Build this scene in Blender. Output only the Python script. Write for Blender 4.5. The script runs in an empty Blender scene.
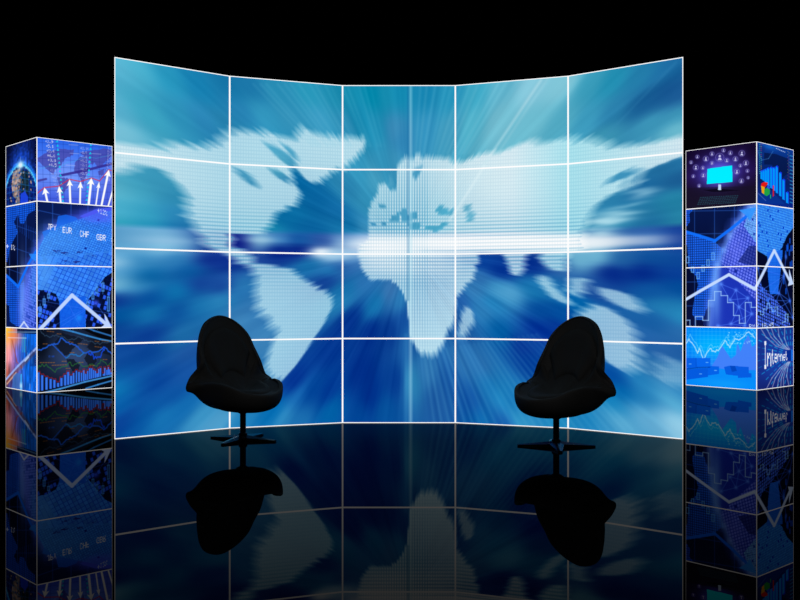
# Dark television studio: curved video wall, two towers of video cubes, two black swivel lounge chairs on a mirror floor.
import bpy, math, random
import numpy as np
from mathutils import Vector

random.seed(7)
rng = np.random.default_rng(7)
col = bpy.context.scene.collection
PI = math.pi

# ------------------------------------------------------------------ helpers
def mesh_obj(name, verts, faces, m, parent=None, smooth=False):
    me = bpy.data.meshes.new(name)
    me.from_pydata([tuple(v) for v in verts], [], [tuple(f) for f in faces])
    me.validate(); me.update()
    if smooth:
        me.polygons.foreach_set('use_smooth', [True] * len(me.polygons))
    me.materials.append(m)
    o = bpy.data.objects.new(name, me); col.objects.link(o)
    if parent: o.parent = parent
    return o

def empty(name, loc=(0, 0, 0), rz=0.0):
    o = bpy.data.objects.new(name, None); col.objects.link(o)
    o.location = loc; o.rotation_euler = (0, 0, rz); o.empty_display_size = 0.2
    return o

def tag(o, label, cat, group=None):
    o['label'] = label; o['category'] = cat
    if group: o['group'] = group

def box_vf(x0, x1, y0, y1, z0, z1, v=None, f=None):
    v = [] if v is None else v; f = [] if f is None else f
    b = len(v)
    v += [(x0, y0, z0), (x1, y0, z0), (x1, y1, z0), (x0, y1, z0), (x0, y0, z1), (x1, y0, z1), (x1, y1, z1), (x0, y1, z1)]
    f += [(b, b+3, b+2, b+1), (b+4, b+5, b+6, b+7), (b, b+1, b+5, b+4), (b+1, b+2, b+6, b+5), (b+2, b+3, b+7, b+6), (b+3, b, b+4, b+7)]
    return v, f

def lin(c):
    c = np.asarray(c, dtype=np.float64)
    return np.where(c <= 0.04045, c / 12.92, ((c + 0.055) / 1.055) ** 2.4)

# ------------------------------------------------------------------ materials
def new_mat(name):
    m = bpy.data.materials.new(name); m.use_nodes = True
    m.node_tree.nodes.clear()
    return m, m.node_tree.nodes, m.node_tree.links

def mat_principled(name, base, rough, metal=0.0, spec=0.5, bump=None, coat=0.0):
    m, n, l = new_mat(name)
    o = n.new('ShaderNodeOutputMaterial'); p = n.new('ShaderNodeBsdfPrincipled')
    p.inputs['Base Color'].default_value = (*base, 1); p.inputs['Roughness'].default_value = rough
    p.inputs['Metallic'].default_value = metal; p.inputs['Specular IOR Level'].default_value = spec
    p.inputs['Coat Weight'].default_value = coat
    if bump:
        t = n.new('ShaderNodeTexCoord'); ns = n.new('ShaderNodeTexNoise'); b = n.new('ShaderNodeBump')
        ns.inputs['Scale'].default_value = bump[0]; b.inputs['Strength'].default_value = bump[1]; b.inputs['Distance'].default_value = 0.002
        l.new(t.outputs['Object'], ns.inputs['Vector']); l.new(ns.outputs['Fac'], b.inputs['Height']); l.new(b.outputs['Normal'], p.inputs['Normal'])
    l.new(p.outputs[0], o.inputs[0])
    return m

def mat_screen():
    m, n, l = new_mat('display_picture')
    o = n.new('ShaderNodeOutputMaterial'); e = n.new('ShaderNodeEmission'); a = n.new('ShaderNodeAttribute')
    a.attribute_name = 'picture'
    l.new(a.outputs['Color'], e.inputs['Color']); e.inputs['Strength'].default_value = 1.0
    l.new(e.outputs[0], o.inputs[0]); m.cycles.emission_sampling = 'NONE'
    return m

def mat_emit(name, c, s):
    m, n, l = new_mat(name)
    o = n.new('ShaderNodeOutputMaterial'); e = n.new('ShaderNodeEmission')
    e.inputs['Color'].default_value = (*c, 1); e.inputs['Strength'].default_value = s
    l.new(e.outputs[0], o.inputs[0]); m.cycles.emission_sampling = 'NONE'
    return m

def mat_floor():
    # black polished floor: mirror strength falls with viewing angle
    m, n, l = new_mat('polished_black_floor')
    out = n.new('ShaderNodeOutputMaterial')
    g = n.new('ShaderNodeNewGeometry'); dot = n.new('ShaderNodeVectorMath'); dot.operation = 'DOT_PRODUCT'
    l.new(g.outputs['Incoming'], dot.inputs[0]); l.new(g.outputs['Normal'], dot.inputs[1])
    r = n.new('ShaderNodeValToRGB'); l.new(dot.outputs['Value'], r.inputs[0])
    pts = [(0.0, .34), (.105, .20), (.125, .145), (.150, .092), (.22, .050), (.30, .022), (1.0, .015)]
    el = r.color_ramp.elements
    while len(el) < len(pts): el.new(0.5)
    for e_, (p, v) in zip(el, pts): e_.position = p; e_.color = (v, v, v, 1)
    fac = r
    d = n.new('ShaderNodeBsdfDiffuse'); d.inputs['Color'].default_value = (0.0006, 0.0006, 0.0006, 1)
    gl = n.new('ShaderNodeBsdfGlossy'); gl.inputs['Roughness'].default_value = 0.0; gl.inputs['Color'].default_value = (1, .96, .93, 1)
    mix = n.new('ShaderNodeMixShader'); l.new(fac.outputs[0], mix.inputs[0]); l.new(d.outputs[0], mix.inputs[1]); l.new(gl.outputs[0], mix.inputs[2])
    l.new(mix.outputs[0], out.inputs[0])
    return m

M_SCREEN = mat_screen()
M_EDGE = mat_emit('lit_white_edge', (1, 1, 1), 1.0)
M_CASE = mat_principled('black_cabinet', (.004, .004, .004), .6, spec=.1)
M_FABRIC = mat_principled('black_upholstery', (.013, .013, .013), .75, spec=.15, bump=(90, .1))
M_PAD = mat_principled('black_cushion_fabric', (.012, .012, .012), .8, spec=.12, bump=(120, .1))
M_STEEL = mat_principled('black_lacquered_steel', (.0015, .0015, .0015), .25, spec=.07)
M_FLOOR = mat_floor()

# ------------------------------------------------------------------ measured set plan (metres)
F_PX, CX, CY = 932.0, 400.0, 299.2        # focal length and principal point of the 800x600 frame
CAM = (0.0094, 0.0, 1.0994)
PW, PH = 1.002, 0.75                       # one wall panel
D0, A1, A2 = 8.279, 0.3565, 0.6627         # distance of the middle panel, turn of the next two
w = PW
pr = [(w/2, D0)]
pr.append((pr[0][0] + w*math.cos(A1), pr[0][1] - w*math.sin(A1)))
pr.append((pr[1][0] + w*math.cos(A2), pr[1][1] - w*math.sin(A2)))
WALL = [(-x, y) for x, y in reversed(pr)] + pr             # six plan corners, left to right

def face_uv(a, b):
    """photo pixel -> position on the upright plane through plan points a, b: u 0..1 along it, v rows down from 3 m"""
    ax, ay = a; bx, by = b
    def f(px, py):
        rx = (px - CX) / F_PX
        # CAM.x + t*rx = ax + u*(bx-ax) ; t = ay + u*(by-ay)
        dx, dy = bx - ax, by - ay
        u = (CAM[0] + ay*rx - ax) / (dx - dy*rx)
        t = ay + u*dy
        z = CAM[2] - (py - CY) / F_PX * t
        return u, (3.0 - z) / PH
    return f
WF = [face_uv(WALL[i], WALL[i+1]) for i in range(5)]
WXS = [CX + F_PX*(x - CAM[0])/y for x, y in WALL]
def wall_uv(px, py):
    i = 0
    while i < 4 and px > WXS[i+1]: i += 1
    u, v = WF[i](px, py)
    return i + u, v

# ------------------------------------------------------------------ a small painter for what the displays show
FONT = {'0':'01110100011001110101110011000101110','1':'00100011000010000100001000010001110','2':'01110100010000100010001000100011111',
'3':'11110000010000101110000010000111110','4':'00010001100101010010111110001000010','5':'11111100001111000001000011000101110',
'6':'00110010001000011110100011000101110','7':'11111000010001000100010000100001000','8':'01110100011000101110100011000101110',
'9':'01110100011000101111000010001001100','+':'00000001000010011111001000010000000','-':'00000000000000011111000000000000000',
'%':'11000110010001000100010001001100011','.':'00000000000000000000000000110001100','J':'00111000100001000010000101001001100',
'P':'11110100011000111110100001000010000','Y':'10001100010101000100001000010000100','E':'11111100001000011110100001000011111',
'U':'10001100011000110001100011000101110','R':'11110100011000111110101001001010001','C':'01110100011000010000100001000101110',
'H':'10001100011000111111100011000110001','F':'11111100001000011110100001000010000','G':'01111100001000010011100011000101111',
'B':'11110100011000111110100011000111110','I':'01110001000010000100001000010001110','n':'00000000001011011001100011000110001',
't':'01000010001110001000010000100100110','e':'00000000000111010001111111000001110','r':'00000000001011011001100001000010000',
'V':'10001100011000110001100010101000100','M':'10001110111010110101100011000110001','$':'00100011111010001110001011111000100'}

class Canvas:
    def __init__(s, uv, nu, nv, ucount, vcount):
        s.uv = uv; s.W = nu; s.H = nv; s.su = nu/ucount; s.sv = nv/vcount
        s.a = np.zeros((nv, nu, 3), np.float32)
        s.clip = (0, nv)
        s.yy, s.xx = np.mgrid[0:nv, 0:nu].astype(np.float32)
    def rows(s, r0, r1): s.clip = (int(r0*s.sv), int(r1*s.sv))
    def pt(s, p):
        u, v = s.uv(p[0], p[1]); return u*s.su, v*s.sv
    def _win(s, x0, x1, y0, y1):
        x0 = max(0, int(x0)); x1 = min(s.W, int(x1)+2); y0 = max(s.clip[0], int(y0)); y1 = min(s.clip[1], int(y1)+2)
        return x0, x1, y0, y1
    def blend(s, sl, mask, c, alpha=1.0):
        if isinstance(alpha, np.ndarray): mask = mask*alpha
        else: mask = mask*alpha
        reg = s.a[sl]; s.a[sl] = reg + (np.asarray(c, np.float32)/255.0 - reg)*mask[..., None]
    def mask_poly(s, pts, raw=False):
        P = pts if raw else [s.pt(p) for p in pts]
        xs = [p[0] for p in P]; ys = [p[1] for p in P]
        x0, x1, y0, y1 = s._win(min(xs), max(xs), min(ys), max(ys))
        if x1 <= x0 or y1 <= y0: return None, None
        X = s.xx[y0:y1, x0:x1] + .5; Y = s.yy[y0:y1, x0:x1] + .5
        ins = np.zeros(X.shape, bool)
        for i in range(len(P)):
            ax, ay = P[i]; bx, by = P[i-1]
            if ay == by: continue
            c = ((ay > Y) != (by > Y)) & (X < (bx-ax)*(Y-ay)/(by-ay)+ax)
            ins ^= c
        return (slice(y0, y1), slice(x0, x1)), ins.astype(np.float32)
    def poly(s, pts, c, alpha=1.0):
        sl, m = s.mask_poly(pts)
        if sl: s.blend(sl, m, c, alpha)
    def line(s, pts, c, wd, alpha=1.0, soft=0.6):
        P = [s.pt(p) for p in pts]; k = s.sv/60.0
        for (ax, ay), (bx, by) in zip(P, P[1:]):
            r = wd*k/2 + 2
            x0, x1, y0, y1 = s._win(min(ax, bx)-r, max(ax, bx)+r, min(ay, by)-r, max(ay, by)+r)
            if x1 <= x0 or y1 <= y0: continue
            X = s.xx[y0:y1, x0:x1]+.5; Y = s.yy[y0:y1, x0:x1]+.5
            dx, dy = bx-ax, by-ay; L = dx*dx+dy*dy+1e-6
            t = np.clip(((X-ax)*dx+(Y-ay)*dy)/L, 0, 1)
            d = np.hypot(X-ax-t*dx, Y-ay-t*dy)
            s.blend((slice(y0, y1), slice(x0, x1)), np.clip((wd*k/2 - d)/(soft*k) + .5, 0, 1), c, alpha)
    def glow(s, p, rx, ry, c, amt=1.0, power=1.0, add=False):
        x, y = s.pt(p); x2, _ = s.pt((p[0]+rx, p[1])); _, y2 = s.pt((p[0], p[1]+ry))
        RX, RY = abs(x2-x)+1e-3, abs(y2-y)+1e-3
        x0, x1, y0, y1 = s._win(x-2.6*RX, x+2.6*RX, y-2.6*RY, y+2.6*RY)
        if x1 <= x0 or y1 <= y0: return
        d = ((s.xx[y0:y1, x0:x1]+.5-x)/RX)**2 + ((s.yy[y0:y1, x0:x1]+.5-y)/RY)**2
        m = np.exp(-d**power)
        sl = (slice(y0, y1), slice(x0, x1))
        if add: s.a[sl] += (np.asarray(c, np.float32)/255)*(m*amt)[..., None]
        else: s.blend(sl, m, c, amt)
    def grad(s, r0, r1, cols):
        """cols: list of (t, colour) down the rows r0..r1"""
        y0, y1 = int(r0*s.sv), int(r1*s.sv)
        t = np.linspace(0, 1, y1-y0); ts = [c[0] for c in cols]
        g = np.stack([np.interp(t, ts, [c[1][k] for c in cols]) for k in range(3)], 1)/255
        s.a[y0:y1] = g[:, None, :]
    def text(s, txt, p, right, down, c, alpha=1.0, adv=6):
        """p top-left photo px; right / down = pixel vectors of ONE font cell"""
        for k, ch in enumerate(txt):
            bits = FONT.get(ch)
            if not bits: continue
            for i, b in enumerate(bits):
                if b == '1':
                    cx, cy = i % 5 + k*adv, i // 5
                    q = [(p[0]+right[0]*a+down[0]*b_, p[1]+right[1]*a+down[1]*b_) for a, b_ in ((cx, cy), (cx+1.02, cy), (cx+1.02, cy+1.02), (cx, cy+1.02))]
                    s.poly(q, c, alpha)
    def noise(s, cx, cy, seed):
        r = np.random.default_rng(seed); nx, ny = int(cx)+2, int(cy)+2
        g = r.random((ny, nx)).astype(np.float32)
        u = s.xx/s.W*(nx-1.001); v = s.yy/s.H*(ny-1.001); i = u.astype(int); j = v.astype(int); fu = u-i; fv = v-j
        fu = fu*fu*(3-2*fu); fv = fv*fv*(3-2*fv)
        return (g[j, i]*(1-fu)+g[j, i+1]*fu)*(1-fv)+(g[j+1, i]*(1-fu)+g[j+1, i+1]*fu)*fv

# ------------------------------------------------------------------ picture on the video wall: zoom-blurred world map
def paint_wall():
    NU, NV = 1700, 1028
    c = Canvas(wall_uv, NU, NV, 5, 4)
    # colour samples of the sky-blue backdrop (photo px -> colour)
    up = """118 62 90 180 210;140 70 70 170 200;170 80 35 145 185;200 88 20 125 175;227 90 20 115 165;250 88 28 120 170;280 92 40 140 180;310 95 35 145 180;338 98 28 140 175;350 95 20 140 175;372 95 0 135 170;385 95 25 145 180;400 95 20 140 180;425 95 20 130 175;450 95 35 145 185;475 95 60 165 195;500 90 100 185 210;530 88 135 200 220;560 85 130 200 218;590 85 60 160 190;610 82 35 145 180;640 75 35 125 170;665 68 30 110 165;680 62 25 100 155;
118 110 90 180 210;118 130 120 195 218;150 115 60 165 195;180 115 45 145 185;205 120 40 130 180;225 125 35 125 170;240 110 35 125 175;265 115 50 150 190;290 120 50 145 185;320 120 55 150 190;345 125 45 140 180;360 120 20 135 175;375 130 30 140 180;395 130 60 140 185;402 140 45 130 180;425 130 50 145 190;450 130 65 155 190;470 125 80 175 200;500 120 115 190 210;530 125 110 190 210;560 125 85 175 200;585 120 60 155 190;610 115 40 125 170;640 105 25 95 150;665 95 22 85 145;680 95 28 90 150;680 115 60 150 185;650 125 60 150 185;600 138 60 150 180;675 130 110 190 210;
120 190 90 180 205;140 190 70 170 200;160 185 60 155 190;180 200 50 145 185;120 210 70 170 200;150 215 50 155 190;180 215 40 130 180;190 225 30 110 165;120 228 45 160 185;150 230 25 140 180;180 230 20 110 170;
270 150 45 150 190;280 165 40 145 180;300 180 0 95 155;320 200 5 95 155;290 215 10 110 165;335 210 15 105 165;350 190 40 130 175;365 200 50 145 185;375 180 70 160 195;360 170 50 150 190;385 165 45 140 180;395 165 60 148 188;350 225 15 110 165;366 228 60 145 190;310 228 10 100 160;262 228 20 130 170;
660 170 30 105 155;640 190 25 100 155;610 195 40 125 170;680 160 35 115 165;675 180 25 90 145;670 200 35 130 165;640 210 35 120 165;610 225 50 140 180;680 215 40 135 170;650 225 30 110 160;680 228 40 130 160;620 175 45 135 180;440 220 60 160 195;466 212 90 170 200;
400 200 60 150 190;500 180 120 200 215"""
    lo = """118 240 90 160 205;140 242 110 175 215;165 244 140 200 230;180 245 125 185 220;192 245 80 140 195;205 245 20 60 140;238 241 5 20 125;262 240 130 185 215;280 240 60 130 190;300 240 15 85 160;325 242 20 65 150;345 243 60 120 185;355 247 110 160 215;280 250 0 30 130;300 250 5 30 130;335 254 150 200 230;345 252 130 180 220;
225 240 20 25 125;650 242 60 110 180;675 240 20 60 150;
118 262 110 175 215;140 262 50 130 185;118 284 110 180 215;135 285 60 140 190;180 258 40 120 180;210 258 10 40 135;230 260 10 45 140;150 275 5 95 160;190 270 10 90 160;118 300 0 40 130;150 299 0 70 148;180 290 10 110 170;200 283 15 60 145;225 285 20 65 150;150 312 20 115 175;180 310 10 80 155;200 305 25 115 175;220 300 40 130 185;118 315 0 85 155;118 330 10 65 145;150 335 10 60 145;185 335 30 110 170;240 285 40 120 180;240 320 60 130 185;255 310 50 120 180;265 340 60 130 185;
118 355 15 75 155;150 355 10 70 150;190 350 25 80 155;118 388 10 120 180;135 375 10 80 160;160 380 5 65 150;190 370 20 80 160;118 405 5 90 165;125 420 5 60 145;145 416 5 85 162;165 415 25 120 185;185 405 20 110 180;175 395 10 80 160;205 415 60 150 200;210 425 80 160 205;225 418 80 160 205;240 420 30 125 185;275 410 0 105 175;285 415 45 135 190;300 395 20 100 175;310 390 0 65 150;295 380 0 45 140;330 350 0 50 140;330 390 0 55 145;330 410 0 95 165;300 420 30 115 180;
350 320 0 45 135;370 330 0 45 135;390 330 5 55 140;360 370 0 45 135;370 395 0 50 140;385 410 5 80 155;360 415 5 75 155;395 380 5 60 145;
345 290 20 110 170;375 305 20 115 175;365 280 40 110 175;390 290 55 115 175;330 270 30 120 180;340 265 30 85 160;310 265 20 110 170;340 300 35 125 180;350 260 60 120 185;325 280 15 60 145;
400 300 40 120 180;402 320 20 80 160;408 340 30 100 170;412 380 50 140 190;425 370 55 130 190;435 400 35 100 170;450 380 25 90 165;460 360 40 110 175;480 365 40 110 175;470 400 15 80 160;490 385 20 110 175;500 395 30 130 190;510 400 25 120 185;480 420 10 100 170;520 420 50 150 200;505 425 20 90 170;530 360 0 60 150;520 345 5 50 145;540 330 0 45 145;500 330 0 90 160;480 310 40 120 180;500 290 60 150 200;507 292 80 160 205;475 290 50 120 180;500 270 0 45 140;480 262 5 60 150;530 265 0 40 135;530 290 15 110 170;540 310 0 70 150;490 300 30 125 185;460 300 30 90 165;455 320 30 90 160;475 275 45 110 175;540 285 30 120 180;
555 262 40 90 160;575 258 110 180 210;595 256 110 180 210;620 258 30 95 160;650 255 10 75 150;680 260 10 70 150;610 272 0 35 130;640 272 0 35 130;675 275 5 55 145;590 290 20 70 150;560 315 0 75 155;575 302 0 100 170;650 290 10 80 155;680 285 0 75 150;660 305 30 120 175;685 315 35 135 185;650 320 20 90 160;640 335 35 100 170;680 335 40 105 170;555 325 0 45 140;
612 375 0 70 155;620 390 0 100 170;610 400 20 130 190;590 420 25 130 190;640 380 30 120 180;650 365 40 110 170;660 350 40 100 170;680 350 30 90 160;670 385 70 150 200;650 400 30 120 180;640 415 100 175 215;665 415 140 200 228;680 425 150 205 230;680 390 40 130 190;670 400 80 165 205;620 420 90 170 210;600 425 60 150 200;680 370 40 120 180;560 420 30 135 190;560 380 15 100 170;240 380 30 110 175;250 400 30 120 180"""
    C0 = c.pt((409, 247)); horizon = c.pt((409, 233.5))[1]
    def field(txt):
        S = np.array([[float(q) for q in t.split()] for t in txt.replace('\n', '').split(';') if t.strip()], np.float64)
        P = np.array([c.pt((a, b)) for a, b in S[:, :2]]); K = S[:, 2:]
        gx, gy = np.meshgrid(np.linspace(0, NU, 171), np.linspace(0, NV, 104))
        def pol(x, y):
            dx, dy = x-C0[0], y-C0[1]; r = np.hypot(dx, dy); return r, np.arctan2(dy, dx)
        R, T = pol(gx, gy); r, t = pol(P[:, 0], P[:, 1])
        num = np.zeros(gx.shape+(3,)); den = np.zeros(gx.shape)
        for i in range(len(P)):
            dt = np.abs(T-t[i]); dt = np.minimum(dt, 2*PI-dt)
            rm = (R+r[i])/2+20
            d2 = ((R-r[i])/1.7)**2 + (dt*rm)**2
            wgt = 1/(d2+350)**2.0
            num += wgt[..., None]*K[i]; den += wgt
        g = num/den[..., None]
        # bilinear upsample
        u = np.clip(np.arange(NU)/NU*170, 0, 169.999); v = np.clip(np.arange(NV)/NV*103, 0, 102.999)
        i = u.astype(int); j = v.astype(int); fu = (u-i)[None, :, None]; fv = (v-j)[:, None, None]
        return ((g[j][:, i]*(1-fu)+g[j][:, i+1]*fu)*(1-fv)+(g[j+1][:, i]*(1-fu)+g[j+1][:, i+1]*fu)*fv)/255
    A, B = field(up), field(lo)
    k = np.clip((c.yy-horizon)/15+.5, 0, 1)[..., None]
    c.a = (A*(1-k)+B*k).astype(np.float32)
    # radial streaks of the zoom blur
    X, Y = c.xx-C0[0], c.yy-C0[1]; R = np.hypot(X, Y)+1; T = np.arctan2(Y, X)
    def streak(nt, nr, seed):
        rr = np.random.default_rng(seed); g = rr.random((nr+2, nt)).astype(np.float32)
        u = (T+PI)/(2*PI)*nt; i = u.astype(int) % nt; fu = u-np.floor(u); fu = fu*fu*(3-2*fu)
        v = np.clip(np.log(R/30+1)/3.6*nr, 0, nr); j = v.astype(int); fv = v-j
        return (g[j, i]*(1-fu)+g[j, (i+1) % nt]*fu)*(1-fv)+(g[j+1, i]*(1-fu)+g[j+1, (i+1) % nt]*fu)*fv - .5
    st = (streak(150, 4, 1)*.5 + streak(420, 3, 2)*.3 + streak(70, 6, 3)*.5)
    bot = np.clip((c.yy-horizon)/200, 0, 1)*np.exp(-(X/260)**2)
    c.a += (st*(.085+.11*bot*np.clip((X+20)/60, 0, 1)))[..., None]*np.array([.7, 1, .95], np.float32)
    c.a = np.clip(c.a, 0, 1)
    # white clouds behind the map, along the horizon
    def cloud(x, y, rx, ry, k, a): c.glow((x, y), rx, ry, k, a)
    cloud(322, 252, 11, 4.5, (235, 243, 250), 1); cloud(338, 256, 22, 5, (170, 210, 235), .6); cloud(170, 241, 30, 4, (150, 195, 228), .6)
    cloud(262, 240, 14, 3, (160, 200, 225), .7); cloud(115, 262, 14, 5, (150, 200, 228), .8); cloud(117, 284, 10, 5, (120, 185, 215), .8)
    cloud(507, 292, 18, 6, (80, 160, 208), .6); cloud(606, 214, 22, 4, (160, 212, 230), .5); cloud(600, 221, 22, 3.5, (190, 228, 240), .7)
    cloud(365, 244, 18, 4, (170, 205, 235), .7)
    for k in range(34):
        t_ = random.random(); cloud(588+t_*52+random.random()*14, 228-t_*44+random.random()*12, 5+random.random()*6, 1.3+random.random(), (175, 222, 236), .45)
    # ---- land
    L = np.zeros((NV, NU), np.float32)
    def land(pts, v=1.0):
        sl, m = c.mask_poly(pts)
        if sl: L[sl] = np.where(m > 0, v, L[sl])
    land([(108, 141), (130, 146), (150, 149), (165, 147), (175, 144), (190, 147), (205, 147), (218, 143), (228, 136), (240, 131), (255, 131), (272, 134), (280, 138), (297, 139), (301, 128), (320, 135), (342, 138), (366, 138), (363, 150), (355, 160), (345, 168), (333, 172), (325, 180), (312, 184), (303, 176), (297, 168), (293, 172), (296, 184), (303, 195), (297, 204), (285, 210), (276, 216), (272, 226), (264, 233), (232, 234), (232, 246), (244, 251), (258, 262), (255, 268), (240, 262), (226, 254), (214, 250), (204, 242), (199, 231), (191, 220), (189, 210), (190, 198), (182, 187), (174, 178), (166, 170), (155, 167), (142, 167), (130, 170), (108, 176)], .95)
    land([(240, 254), (258, 262), (292, 268), (300, 275), (308, 281), (318, 285), (320, 289), (328, 291), (334, 298), (334, 306), (330, 312), (325, 323), (318, 332), (312, 340), (305, 352), (298, 362), (290, 371), (281, 382), (274, 380), (268, 372), (268, 362), (270, 350), (275, 340), (277, 328), (270, 320), (262, 312), (257, 302), (257, 276), (252, 268)], .9)
    for q in ([(266, 144), (276, 146), (290, 156), (297, 166), (294, 170), (280, 160), (270, 150)], [(238, 168), (248, 172), (260, 184), (256, 188), (246, 181), (238, 174)],
              [(270, 168), (280, 170), (292, 180), (288, 184), (276, 176)], [(284, 146), (292, 148), (300, 160), (292, 158)]):
        land(q, .25)
    land([(369, 240), (369, 212), (371, 202), (377, 195), (378, 185), (385, 184), (389, 190), (396, 190), (398, 165), (404, 159), (416, 157), (430, 158), (445, 160), (462, 163), (475, 156), (500, 152), (512, 147), (525, 142), (552, 142), (565, 138), (590, 141), (605, 146), (625, 147), (640, 143), (655, 143), (672, 138), (695, 134), (695, 150), (680, 156), (662, 163), (650, 168), (640, 172), (640, 182), (628, 190), (612, 192), (600, 202), (590, 212), (582, 222), (580, 252), (566, 252), (566, 268), (556, 270), (545, 268), (537, 252), (526, 252), (523, 270), (517, 276), (510, 274), (506, 262), (503, 252), (476, 252), (480, 262), (474, 264), (476, 268), (473, 275), (467, 283), (462, 290), (456, 295), (455, 305), (454, 318), (448, 330), (442, 343), (436, 352), (430, 354), (420, 352), (415, 345), (411, 338), (409, 335), (408, 315), (406, 300), (402, 292), (398, 285), (392, 280), (372, 280), (368, 277), (363, 270), (360, 262), (358, 252), (360, 245)], .95)
    for q in ([(434, 211), (440, 205), (447, 209), (452, 213), (440, 215)], [(444, 214), (453, 207), (454, 214)], [(462, 207), (470, 204), (469, 211), (463, 211)], [(466, 213), (474, 212), (473, 220), (466, 222)],
              [(425, 225), (438, 226), (444, 221), (447, 224), (440, 231), (433, 232), (425, 229)], [(399, 211), (405, 208), (408, 214), (416, 212), (418, 220), (402, 221)], [(408, 224), (418, 222), (422, 225), (418, 229), (409, 229)],
              [(378, 203), (385, 205), (385, 208), (379, 207)], [(370, 222), (377, 224), (376, 226), (370, 225)], [(382, 222), (385, 221), (386, 225), (382, 225)], [(412, 172), (424, 166), (418, 176), (414, 182)],
              [(391, 216), (398, 212), (400, 221), (390, 221)], [(387, 186), (392, 172), (393, 188)]):
        land(q, .12)
    land([(602, 186), (612, 175), (626, 169), (636, 170), (630, 178), (617, 180)], .1); land([(622, 190), (626, 176), (634, 178), (630, 190)], .35)
    land([(462, 310), (466, 306), (472, 311), (474, 318), (470, 326), (466, 334), (458, 337), (456, 334), (459, 322)], .75)
    land([(535, 276), (548, 276), (556, 288), (568, 300), (578, 305), (566, 304), (552, 298), (543, 290)], .8)
    land([(568, 276), (588, 278), (584, 292), (576, 297), (566, 292)], .75)
    land([(594, 286), (606, 288), (620, 291), (634, 296), (642, 311), (640, 314), (625, 308), (612, 302), (600, 296)], .8)
    land([(580, 309), (590, 304), (605, 306), (620, 316), (630, 325), (638, 340), (638, 356), (632, 368), (622, 370), (600, 358), (590, 340), (575, 320)], .85)
    land([(646, 372), (655, 362), (664, 355), (676, 358), (688, 372), (686, 385), (672, 384), (660, 380)], .45)
    # stepped coast: quantise the mask to the dot grid
    PX, PY = 7.73, 10.7
    # zoomed coast: radial teeth
    jt = streak(620, 2, 11)*.045+streak(260, 3, 12)*.022
    sx = np.clip(C0[0]+X*(1+jt), 0, NU-1); sy = np.clip(C0[1]+Y*(1+jt), 0, NV-1)
    jj = (np.floor(sy/PY)*PY+PY/2).astype(int).clip(0, NV-1); ii = (np.floor(sx/PX)*PX+PX/2).astype(int).clip(0, NU-1)
    Lq = L[jj, ii]*.6 + L[sy.astype(int), sx.astype(int)]*.4
    fx = np.abs((c.xx/PX) % 1-.5)*2; fy = np.abs((c.yy/PY) % 1-.5)*2
    gap = np.clip((np.maximum(fx, fy)-.55)/.3, 0, 1)
    # land tint by place
    tc = np.stack([np.interp(c.xx/NU*5, [0, 1, 2, 2.5, 3, 3.5, 4, 5], v) for v in ([216, 192, 204, 226, 230, 232, 184, 228], [238, 228, 234, 244, 244, 244, 236, 242], [245, 240, 243, 248, 248, 249, 244, 247])], 2)/255
    lowk = np.clip((c.yy-horizon)/260, 0, 1)[..., None]
    left = np.clip(1-(c.xx-C0[0]+250)/200, 0, 1)[..., None]
    tl = np.array([182, 224, 240])/255*left + np.array([212, 243, 250])/255*(1-left)
    right = np.clip((c.xx-1150)/200, 0, 1)[..., None]
    tl = tl*(1-right) + np.array([180, 216, 236])/255*right
    tc = tc*(1-lowk)+tl*lowk
    near = np.exp(-((c.xx-C0[0])/260)**2)
    strength = .06 + .42*near*np.exp(-((c.yy-C0[1])/240)**2) + .16*np.exp(-((c.yy-C0[1])/90)**2)
    al = (Lq*(1-gap*strength*1.25))[..., None].astype(np.float32)
    c.a = c.a*(1-al) + tc.astype(np.float32)*al
    # white horizon glow over the land
    band = np.zeros_like(Lq)
    for (x, y, rx, ry, a) in ((440, 242.8, 95, 8.6, 1), (500, 242.6, 75, 8, 1), (555, 242.6, 55, 7.4, 1), (590, 243, 35, 6.5, .9), (622, 241, 45, 4.6, .8), (395, 246, 44, 10, 1), (385, 258, 30, 16, .55), (420, 262, 40, 14, .4)):
        x_, y_ = c.pt((x, y)); RX = rx/570*NU; RY = ry*c.sv/84
        m = np.exp(-(np.abs((c.xx-x_)/RX)**3) - (np.abs((c.yy-y_)/RY)**3))
        c.a += (1-c.a)*(m*a*(.6+.4*Lq if ry < 12 else Lq))[..., None]; band = np.maximum(band, m*a)
    # zoom blur about the vanishing centre
    acc = np.zeros_like(c.a); N = 22
    amt = .075
    for q in range(N):
        s = 1 + amt*(q/(N-1)-.62)
        ix = np.clip(C0[0]+X*s, 0, NU-1).astype(np.int32); iy = np.clip(C0[1]+Y*s, 0, NV-1).astype(np.int32)
        acc += c.a[iy, ix]
    c.a = acc/N
    # crisp screen-dot overlay on the land
    vl = np.clip((fx-.30)/.35, 0, 1)*np.exp(-(X/105)**2)*np.exp(-((Y+60)/190)**2)*.8
    vl *= np.where(X > 60, .5, 1)
    hl = np.clip((fy-.40)/.35, 0, 1)*np.exp(-((Y-5)/85)**2)*np.clip((np.abs(X)-40)/160, .45, 1)*.62
    k_ = (Lq*np.clip(vl+hl*(1-vl), 0, 1)*(1-.75*band))[..., None]
    c.a = c.a*(1-k_)+np.array([96, 174, 208], np.float32)/255*k_
    far = Lq*gap*.06
    c.a -= far[..., None]*np.array([1.1, .8, .5], np.float32)
    # single bright rays
    c.line([(410.6, 84), (410.6, 430)], (200, 240, 250), 2.0, .42, 2); c.line([(408.2, 86), (408.2, 300)], (10, 90, 150), 1.4, .35, 1.5)
    c.line([(406, 335), (406, 430)], (90, 170, 215), 2.0, .14, 2)
    c.line([(482, 168), (541, 80)], (200, 232, 240), 1.6, .45, 2); c.line([(500, 150), (560, 60)], (190, 228, 236), 1.4, .2, 2)
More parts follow.
